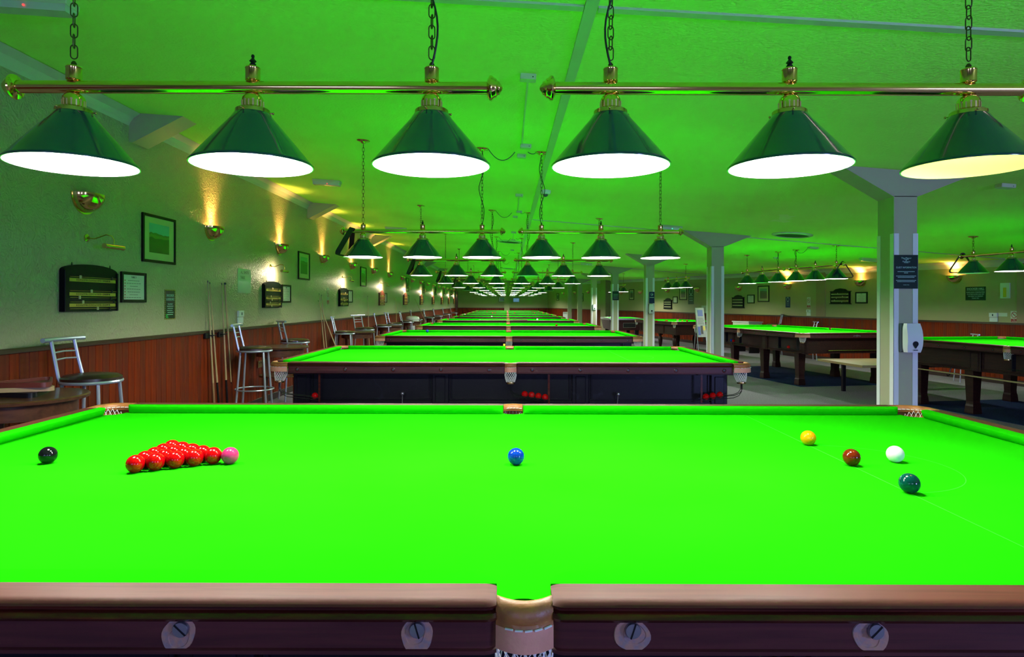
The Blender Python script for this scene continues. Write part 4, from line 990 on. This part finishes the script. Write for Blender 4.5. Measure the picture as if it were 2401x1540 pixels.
# ------------------------------------------------------------------ ceiling things
def ceil_xy(px, py):
    # meet of the pixel ray with the ceiling
    X = 0.0
    for _ in range(20):
        Y = (ceil_z(X)-CAMZ)*1525/(710-py); X = (px-1189)/1525*Y
    return X, Y
def ceil_root(name, px, py, label, cat, group=None, rz=0):
    X, Y = ceil_xy(px, py); r = empty(name, (X, Y, ceil_z(X)), rz); r.rotation_euler = (0, math.atan(.065 if X < .4 else .08), rz); return tag(r, label, cat, group)
def emergency(px, py, label, ln=.36, led='led_red', rz=0):
    r = ceil_root('emergency_light', px, py, label, 'emergency light', 'emergency lights on the ceiling', rz)
    MB().bbox(-ln/2, ln/2, -.055, .055, -.03, .002, .004).build('base', M['plastic_c'], r)
    b = MB(); rings = [[(x, -.05, -.03), (x, -.045, -.065), (x, .045, -.065), (x, .05, -.03)] for x in (-ln/2+.01, ln/2-.01)]; b.loft(rings, True, True); b.build('diffuser', M['diffuser'], r)
    MB().sphere((ln*.05, -.052, -.05), .006, 8, 6).build('indicator', M[led], r)
emergency(766, 424, 'long white emergency light on the ceiling above the left wall, red indicator')
emergency(928, 534, 'pale emergency light further down the left side of the ceiling', .45)
emergency(60, 2, 'emergency light cut by the top left picture edge', .50)
emergency(1572, 528, 'emergency light with green indicator above the second row right lamp', .36, 'led_green')
emergency(2050, 604, 'pale fluorescent fitting on the ceiling of the right bay', .55)
emergency(1375, 616, 'dim emergency light with green indicator by the third lamp row', .36, 'led_green')
jb = []
for i, (px, py, w_) in enumerate(((1237,176,.10),(1232,339,.10),(1222,362,.085),(1217,455,.10),(1217,494,.09),(1208,506,.08),(1204,543,.1),(1203,561,.1),(1201,585,.1),(2357,429,.13),(1906,577,.16),(1819,601,.10))):
    r = ceil_root('junction_box', px, py, '%s small white junction box on the ceiling, counted from the camera' % ORD[i] if i < 9 else ['', 'lone white box on the right ceiling above the first pillar', 'flat white box on the ceiling over the crest-plaque table', 'small white sensor box on the ceiling of the right bay'][i-8], 'junction box', 'white boxes on the ceiling')
    MB().bbox(-w_/2, w_/2, -w_*.35, w_*.35, -.035, .002, .004).build('lid', M['plastic_c'], r); jb.append(r)
    MB().tube([(w_*.3, -w_*.352, -.02), (w_*.3, -w_*.358, -.02)], .004, 8).build('screw', M['black'], r)
for i, j in ((0, 1), (3, 4), (6, 7)):
    a, b_ = jb[i].location, jb[j].location
    o = MB().box(a.x-.006, a.x+.006, a.y+.03, b_.y-.03, ceil_z(a.x)-.010, ceil_z(a.x)+.002).build('cable_conduit', M['plastic_c']); o.location = (0,0,0)
    tag(o, 'thin white conduit along the ceiling between the %s junction boxes' % {0: 'two nearest', 3: 'fourth and fifth', 6: 'seventh and eighth'}[i], 'conduit')
def sag(a, b_, drop, label, lod=12, r_=.004):
    a, b_ = Vector(a), Vector(b_); pts = []
    for i in range(lod+1):
        t = i/lod; p = a.lerp(b_, t); pts.append((p.x, p.y, p.z-drop*4*t*(1-t)))
    o = MB().tube(pts, r_, 6).build('ceiling_cable', M['white_paint'] if False else M['plastic_dark'], None, True); tag(o, label, 'cable', 'flexes slung under the ceiling'); return o
for k in range(1, 6):
    y = Y0+PITCH*k; bx = .13; 
    sag((LX-.279-.0+.06, y, ceil_z(LX-.28)-.01), (bx-.06, y-.05, ceil_z(bx)-.02), .09, 'thin flex sagging from the left inner rose of the %s lamp row' % ORD[k])
    sag((bx+.06, y-.05, ceil_z(bx)-.02), (LX+.279-.06, y, ceil_z(.3)-.01), .012, 'short thin flex to the right inner rose of the %s lamp row' % ORD[k])
p1, p2 = along(R1C, .28), (ceil_xy(1900, 577))
sag((p1[0], p1[1], ceil_z(p1[0])-.01), (p2[0]-.05, p2[1], ceil_z(p2[0])-.02), .07, 'dark flex sagging to the flat box over the crest-plaque table')
r = ceil_root('dome_camera', 1279, 446, 'small white dome camera on the ceiling beside the second lamp row', 'camera'); b = MB().lathe([(.065,.002),(.065,-.03),(.055,-.045),(.03,-.05)], 24); b.build('housing', M['plastic'], r, True); MB().lathe([(.034,-.048),(.030,-.068),(.015,-.08),(.0001,-.083)], 20).build('dome', M['plastic_dark'], r, True)
for i, (px, py) in enumerate(((1857,548),(1195,566),(1193,634-5))):
    r = ceil_root('ceiling_vent', px, py, ['round dark ceiling vent ringed with dust beyond the right pillar line', 'round dark ceiling vent over the middle of the third table row', 'far small round ceiling vent down the middle'][i], 'ceiling vent', 'round vents in the ceiling')
    MB().lathe([(.30,.002),(.30,-.010),(.27,-.022),(.24,-.024),(.24,-.012)], 32).build('rim', M['diffuser'], r, True)
    MB().lathe([(.245,-.014),(.16,-.020),(.08,-.016),(.0001,-.02)], 28).build('grille', M['vent'], r, True)
MB_ = None
X, Y = ceil_xy(1838, 509)
b = MB(); out = [(-.42,-.16),(-.20,-.20),(-.02,-.13),(.16,-.16),(.12,-.02),(.34,.0),(.20,.10),(.46,.16),(.40,.26),(.06,.22),(-.10,.26),(-.14,.14),(.02,.10),(-.12,.04),(-.22,-.06)]
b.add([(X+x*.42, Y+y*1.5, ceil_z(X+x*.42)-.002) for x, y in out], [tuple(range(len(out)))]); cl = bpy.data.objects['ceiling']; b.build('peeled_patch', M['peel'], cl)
# ------------------------------------------------------------------ stools
def stool_meshes():
    b = MB(); b.lathe([(.0001,.80),(.185,.80),(.193,.812),(.192,.832),(.17,.848),(.10,.858),(.0001,.861)], 32); T['seat'] = b.mesh('seat', M['stool_seat'], True)
    b = MB(); b.tube([(.188*math.cos(2*PI*i/32), .188*math.sin(2*PI*i/32), .803) for i in range(32)], .0125, 8, closed=True); T['st_ring'] = b.mesh('seat_ring', M['stool_metal'], True)
    b = MB(); b.tube([(.212*math.cos(2*PI*i/32), .212*math.sin(2*PI*i/32), .36) for i in range(32)], .008, 8, closed=True); T['foot'] = b.mesh('foot_ring', M['stool_metal'], True)
    def leg(a, top=None):
        c_, s_ = math.cos(a), math.sin(a); pts = [(c_*.246, s_*.246, .0), (c_*.212, s_*.212, .36), (c_*.176, s_*.176, .78)]
        if top: pts += top
        else: pts += [(c_*.172, s_*.172, .80)]
        return MB().tube(pts, .0125, 8)
    for n, a in (('legf1', PI/4), ('legf2', -PI/4)): T[n] = leg(a).mesh('leg', M['stool_metal'], True)
    for n, s in (('legb1', 1), ('legb2', -1)):
        a = PI-s*PI/4*.95; T[n] = leg(a, [(-.150, s*.128, .84), (-.175, s*.122, .95), (-.205, s*.12, 1.09)]).mesh('leg', M['stool_metal'], True)
    b = MB(); b.tube([(-.195, -.215, 1.10), (-.21, -.11, 1.10), (-.215, 0, 1.10), (-.21, .11, 1.10), (-.195, .215, 1.10)], .0165, 10); T['toprail'] = b.mesh('back_rail', M['stool_metal'], True)
    b = MB(); b.tube([(-.188, -.122, 1.01), (-.197, 0, 1.015), (-.188, .122, 1.01)], .006, 6); T['slat1'] = b.mesh('back_slat', M['stool_metal'], True)
    b = MB(); b.tube([(-.176, -.122, .96), (-.185, 0, .965), (-.176, .122, .96)], .006, 6); T['slat2'] = b.mesh('back_slat', M['stool_metal'], True)
stool_meshes()
def stool(x, y, rz, label, group='silver bar stools along the left wall', s=1):
    r = empty('bar_stool', (x, y, 0), rz); tag(r, label, 'bar stool', group)
    for n, nm in (('seat','seat'),('st_ring','seat_ring'),('foot','foot_ring'),('legf1','leg'),('legf2','leg'),('legb1','leg'),('legb2','leg'),('toprail','back_rail'),('slat1','back_slat'),('slat2','back_slat')): link(nm, T[n], r)
    r.scale = (s, s, s); return r
for k, (x, y, rz) in enumerate(((-2.95,4.62,0),(-2.93,7.55,.15),(-2.98,9.15,.6),(-2.95,11.75,.15),(-2.93,13.4,-.5),(-2.9,15.2,.2),(-2.9,16.7,-.1),(-2.88,18.7,.3),(-2.95,21.2,.2),(-2.9,24.2,0),(-2.9,27.3,.2),(-2.9,31.3,0),(-2.9,35.5,.1))):
    stool(x, y, rz, '%s silver tube bar stool with dark round seat along the left wall' % ORD[k])
# round pub tables
def pub_meshes():
    b = MB(); b.lathe([(.0001,.775),(.34,.775),(.35,.780),(.352,.795),(.345,.802),(.0001,.802)], 40); T['ptop'] = b.mesh('table_top', M['table_wood'], True)
    b = MB(); b.lathe([(.275,.68),(.29,.68),(.29,.775),(.275,.775),(.275,.68)], 32); T['apron'] = b.mesh('apron', M['table_wood'], True)
    b = MB(); b.lathe([(.020,0),(.024,.04),(.022,.30),(.027,.66),(.027,.775)], 12); T['pleg'] = b.mesh('leg', M['table_wood'], True)
    b = MB(); b.lathe([(.0001,.42),(.26,.42),(.265,.43),(.26,.44),(.0001,.44)], 32); T['pshelf'] = b.mesh('lower_shelf', M['table_wood'], True)
pub_meshes()
def pub(x, y, label):
    r = empty('pub_table', (x, y, 0), .3); tag(r, label, 'table', 'round high tables along the left wall')
    link('table_top', T['ptop'], r); link('apron', T['apron'], r); link('lower_shelf', T['pshelf'], r)
    for i in range(4): a = PI/4+PI/2*i; link('leg', T['pleg'], r, (.255*math.cos(a), .255*math.sin(a), 0))
for k, (x, y) in enumerate(((-2.925,4.0-.08),(-2.91,8.35),(-2.91,12.6),(-2.9,16.0),(-2.9,19.6),(-2.9,25.4),(-2.9,28.4))):
    pub(x, y, 'dark round wooden pub table with stacked ball racks at the left picture edge' if k == 0 else '%s dark round high table between bar stools along the left wall' % ORD[k])
# racks stacked on the nearest pub table
for i, (nm, m, fl, z, h, rz, lab) in enumerate((('ball_rack', 'black', None, .802, .030, .15, 'black ball rack, lowest of the stack on the nearest round table'), ('ball_rack', 'cue_ash', None, .832, .026, .62, 'pale wooden ball rack in the middle of the stack on the round table'), ('ball_rack', 'board_red', 'board_red', .859, .030, .35, 'red-brown ball rack on top of the stack on the round table'))):
    me = tri_mesh(nm, .40, h, .012, M[m], .035, M[fl] if fl else None); o = link(nm, me); o.location = (-2.93+.02*i, 3.93, z); o.rotation_euler = (0, .0, rz-.3); tag(o, lab, 'ball rack', 'racks stacked on the round table')
# wall cues in clips
def cue(p0, p1, label, style='ash', r0=.0145, r1=.0048):
    p0, p1 = Vector(p0), Vector(p1); e = empty('cue', tuple(p0)); tag(e, label, 'cue', 'cues along the left wall')
    d_ = p1-p0
    cut = .30 if style != 'plain' else .02
    def P(t): return tuple(d_*t)
    rr = lambda t: r0+(r1-r0)*t
    MB().tube([P(0), P(.01), P(cut)], [rr(0)*.9, rr(.01), rr(cut)], 10).build('butt', M['cue_black'] if style != 'pink' else M['cue_pink'], e, True)
    MB().tube([P(cut), P(.985)], [rr(cut), rr(.985)], 10).build('shaft', M['cue_ash'] if style != 'pink' else M['cue_ash'], e, True)
    MB().tube([P(.985), P(1)], rr(1), 8).build('tip', M['cue_black'], e, True)
    return e
xw = XL+.05
cue((xw+.05, 7.14, .0), (xw-.01, 7.08, 1.60), 'pale cue with reddish butt, leftmost in the near wall clip', 'pink')
cue((xw+.06, 7.24, .0), (xw-.01, 7.13, 1.585), 'cue with black butt, second from left in the near wall clip')
cue((xw+.06, 7.44, .0), (xw-.01, 7.43, 1.585), 'cue with black butt, third from left in the near wall clip')
cue((xw+.0, 7.49, 1.59), (xw+.05, 7.55, .42), 'pale short cue held tip down, rightmost in the near wall clip', 'plain')
for y in (7.15, 7.43):
    r = empty('cue_clip', (XL+.02, y, 1.0), PI/2); tag(r, 'black wall clip holding the %s pair of near cues' % ('left' if y < 7.3 else 'right'), 'cue clip'); MB().bbox(-.13 if y < 7.3 else -.08, .08, -.03, 0, -.03, .03, .004).build('block', M['black'], r); MB().box(-.06,.06,-.062,-.03,-.006,.006).build('band', M['black'], r)
cue((xw+.10, 11.4, 0), (xw-.01, 11.28, 1.52), 'upright cue, left of the crossed group before the third scoreboard')
cue((xw+.10, 11.55, 0), (xw-.01, 11.42, 1.50), 'upright cue, right of the crossed group before the third scoreboard')
cue((-2.72, 11.2, .0), (xw+.02, 11.12, 1.40), 'slanting cue crossing the two upright ones before the third scoreboard', 'plain')
cue((xw+.03, 15.25, 0), (xw-.01, 15.2, 1.52), 'single upright cue on the left wall before the fourth scoreboard', 'plain')
cue((xw+.03, 19.1, 0), (xw-.01, 19.05, 1.52), 'single upright cue on the left wall before the fifth scoreboard', 'plain')
cue((-2.5, 22.6, 0), (xw+.0, 22.9, 1.50), 'slanting cue leaning on the left wall before the sixth scoreboard', 'plain')
cue((xw+.03, 35.1, 0), (xw-.01, 35.0, 1.6), 'single upright cue far along the left wall', 'plain')
e = cue((.55, Y0+PITCH*4-.90, BZ+.05), (-.75, Y0+PITCH*4-.93, BZ+.05), 'reddish-butt cue lying along the near rail of the fifth table', 'pink')
# waste bin
r = empty('waste_bin', (-2.95, 20.3, 0)); tag(r, 'white waste bin with bag on the left side beyond the fifth stool', 'bin'); MB().lathe([(.0001,0),(.16,0),(.21,.85),(.20,.86),(.19,.85),(.15,.02)], 24).build('bucket', M['plastic'], r, True); MB().lathe([(.205,.80),(.225,.86),(.20,.92),(.10,.95),(.0001,.93)], 16).build('liner', M['paper'], r, True)
# electrical socket on the left dado
r = on_left('wall_socket', 8.62, .50); tag(r, 'brass-coloured double socket on the left boarding', 'socket'); r.location.x += .02; MB().bbox(-.075,.075,-.012,0,0,.09,.003).build('plate', M['brass_old'], r)
[MB().box(x-.006, x+.006, -.014, -.012, .05, .07).build('rocker', M['black'], r) for x in (-.03, .03)]

# ------------------------------------------------------------------ right bay furniture
# pool table
r = empty('pool_table', (4.25, 24.2, 0), 0); tag(r, 'maroon pool table with pale top frame and ball return slot behind the pillars', 'pool table')
b = MB(); b.loft([[(-.52,-1.0,.40),(.52,-1.0,.40),(.52,1.0,.40),(-.52,1.0,.40)],[(-.60,-1.08,.76),(.60,-1.08,.76),(.60,1.08,.76),(-.60,1.08,.76)]], True, True); b.build('cabinet', M['maroon'], r)
for s, q in enumerate(((-.62,.62,-1.10,-1.0),(-.62,.62,1.0,1.10),(-.62,-.52,-1.0,1.0),(.52,.62,-1.0,1.0))): MB().bbox(q[0], q[1], q[2], q[3], .76, .83, .012).build('top_frame', M['silver'], r)
MB().box(-.52,.52,-1.0,1.0,.775,.79).build('bed', M['cloth'], r)
for q in ((-.52,.52,-1.0,-.955),(-.52,.52,.955,1.0),(-.52,-.475,-.95,.95),(.475,.52,-.95,.95)): MB().bbox(*q, .79, .826, .008).build('cushion', M['cloth'], r)
MB().box(-.12,.33,-1.065,-1.03,.50,.66).build('return_slot', M['silver'], r); MB().box(-.11,.32,-1.07,-1.03,.51,.65).build('slot_recess', M['black'], r)
for x in (-.40,.40):
    for y in (-.85,.85): MB().loft([[(x-.05,y-.05,0),(x+.05,y-.05,0),(x+.05,y+.05,0),(x-.05,y+.05,0)],[(x-.07,y-.07,.40),(x+.07,y-.07,.40),(x+.07,y+.07,.40),(x-.07,y+.07,.40)]], True, True).build('leg', M['black'], r)
# low oak table between the bay tables
r = empty('low_table', (5.6, 9.80, 0), .09); tag(r, 'low square table with pale oak top between the right bay snooker tables', 'table')
MB().bbox(-.66,.66,-.60,.52,.465,.50,.004).build('table_top', M['light_oak'], r)
for x in (-.3,.3):
    for y in (.40,): MB().bbox(x-.025,x+.025,y-.025,y+.025,0,.465,.003).build('leg', M['black'], r)
# information easel
r = empty('display_easel', (3.72, 12.5, 0), .35); tag(r, 'leaning white information board on a thin stand beside the second pillar', 'display board')
o = MB(); o.bbox(-.10,.10,-.012,0,.72,1.28,.004); o.v = [(x, y+(z-.72)*.18-.05, z) for x, y, z in o.v]; o.build('board', M['sheet_dull'], r)
def eas(x0, x1, z0, z1, m, nm):
    o = MB(); o.box(x0, x1, -.0145, -.0125, z0, z1); o.v = [(x, y+(z-.72)*.18-.05, z) for x, y, z in o.v]; o.build(nm, M[m], r)
eas(-.055,.06,1.12,1.24,'ink_blue','blue_logo_block'); eas(-.085,-.03,.76,.92,'ink_blue','blue_picture'); eas(.03,.08,.85,.93,'ink_yellow','yellow_picture'); eas(-.02,.03,.78,.94,'ink','dark_picture')
for i in range(6): eas(-.07,.07-.01*(i % 3),.97+i*.022,.976+i*.022,'ink','printed_line')
for x0, x1, y0, y1 in ((-.08,-.12,.0,-.16),(.08,.12,.0,-.16),(0,.05,.05,.32)): MB().tube([(x0, y0+.06, 1.25), (x1, y1, 0)], .008, 6).build('leg', M['silver'], r, True)
# rests and cues hung under the right tables
def local(t, p): return t.matrix_basis @ Vector(p)
R2M = Matrix.Translation(R2C) @ Matrix.Rotation(A, 4, 'Z'); R1M = Matrix.Translation(R1C) @ Matrix.Rotation(A, 4, 'Z')
a_, b_ = R2M @ Vector((-1.7, .88, .46)), R2M @ Vector((1.7, .88, .50))
o = MB().tube([a_, a_.lerp(b_, .5), b_], [.012, .010, .008], 8).build('long_rest', M['cue_ash'], None, True); tag(o, 'long pale rest hung on hooks along the side of the right-edge table', 'rest')
for t in (-.9, .9):
    p = R2M @ Vector((t, .86, .50)); h_ = MB(); pts = [Vector((t, .83, .57)), Vector((t, .86, .52)), Vector((t, .86, .47)), Vector((t, .885, .452)), Vector((t, .905, .47))]; h_.tube(pts, .006, 6).build('rest_hook', M['black'], r2, True)
a_, b_ = R1M @ Vector((-1.80, .45, .60)), R1M @ Vector((-1.80, -.75, .60))
o = MB().tube([a_, b_], [.010, .006], 8).build('long_rest', M['brass_old'], None, True); tag(o, 'brass-tipped rest hung under the near end of the crest-plaque table', 'rest')
# balls on the right tables' side racks
for t, tm, spec in ((r1, R1M, ((-.62, .99, 'red'),(.95, .97, 'red'),(.90,.97,'blue'))),):
    pass
def side_ball(Mx, x, y, z, col, lab): p = Mx @ Vector((x, y, z)); ball(col, p.x, p.y, p.z, lab, None, True)
for Mx, x0, lab in ((R1M, -1.50, 'under the near corner pocket of the crest-plaque table'), (R1M, .25, 'under the side pocket of the crest-plaque table'), (R2M, -.30, 'under the side pocket of the right-edge table')):
    q = MB(); q.tube([(x0-.3, .985, .615), (x0+.3, .985, .63)], .004, 6); q.tube([(x0-.3, .945, .615), (x0+.3, .945, .63)], .004, 6)
    for xx in (x0-.25, x0+.25): q.box(xx-.006, xx+.006, .94, .99, .61, .80)
    q.build('ball_return_wire', M['black'], r1 if Mx is R1M else r2, True)
    side_ball(Mx, x0, .965, .645, 'red', 'red ball on the wires ' + lab)
side_ball(R2M, -.20, .965, .648, 'green', 'green ball beside a red on the wires under the right-edge table side pocket')
side_ball(R1M, .32, .965, .65, 'blue', 'blue ball beside a red on the wires under the crest-plaque table side pocket')
# chairs at the right wall
for i, (px, rz, lab) in enumerate(((1815, 2.6, 'silver bar stool against the right wall behind the crest-plaque table'), (1896, 3.0, 'stool with only its curved back visible behind the crest-plaque table'), (2264, 2.9, 'stool with only its curved back visible behind the right-edge table'))):
    y = yr(px)-.45; x = (px-1189)/1525*y; stool(x, y, rz, lab, 'stools along the right wall', .98 if i == 0 else (.84 if i == 1 else .76))
# low cabinet and radiator
y = yr(1752)-.75; r = empty('low_cabinet', ((1752-1189)/1525*y, y, 0), RROT); tag(r, 'long low white cabinet behind the crest-plaque table', 'cabinet'); MB().bbox(-.42,.42,-.2,.2,.60,.84,.006).build('body', M['plastic_c'], r); [MB().box(x-.02,x+.02,-.15,.15,0,.60).build('leg', M['black'], r) for x in (-.35,.35)]; MB().bbox(-.44,.44,-.22,.22,.84,.87,.004).build('top', M['paper'], r)
r = on_right('convector_heater', 1336, .35); tag(r, 'white convector heater against the far right boarding', 'heater'); MB().bbox(-.55,.45,-.25,0,0,.50,.01).build('casing', M['plastic'], r); b = MB(); [b.box(-.45,.35,-.253,-.25,.40+i*.02,.408+i*.02) for i in range(4)]; b.build('grille', M['plastic_dark'], r)
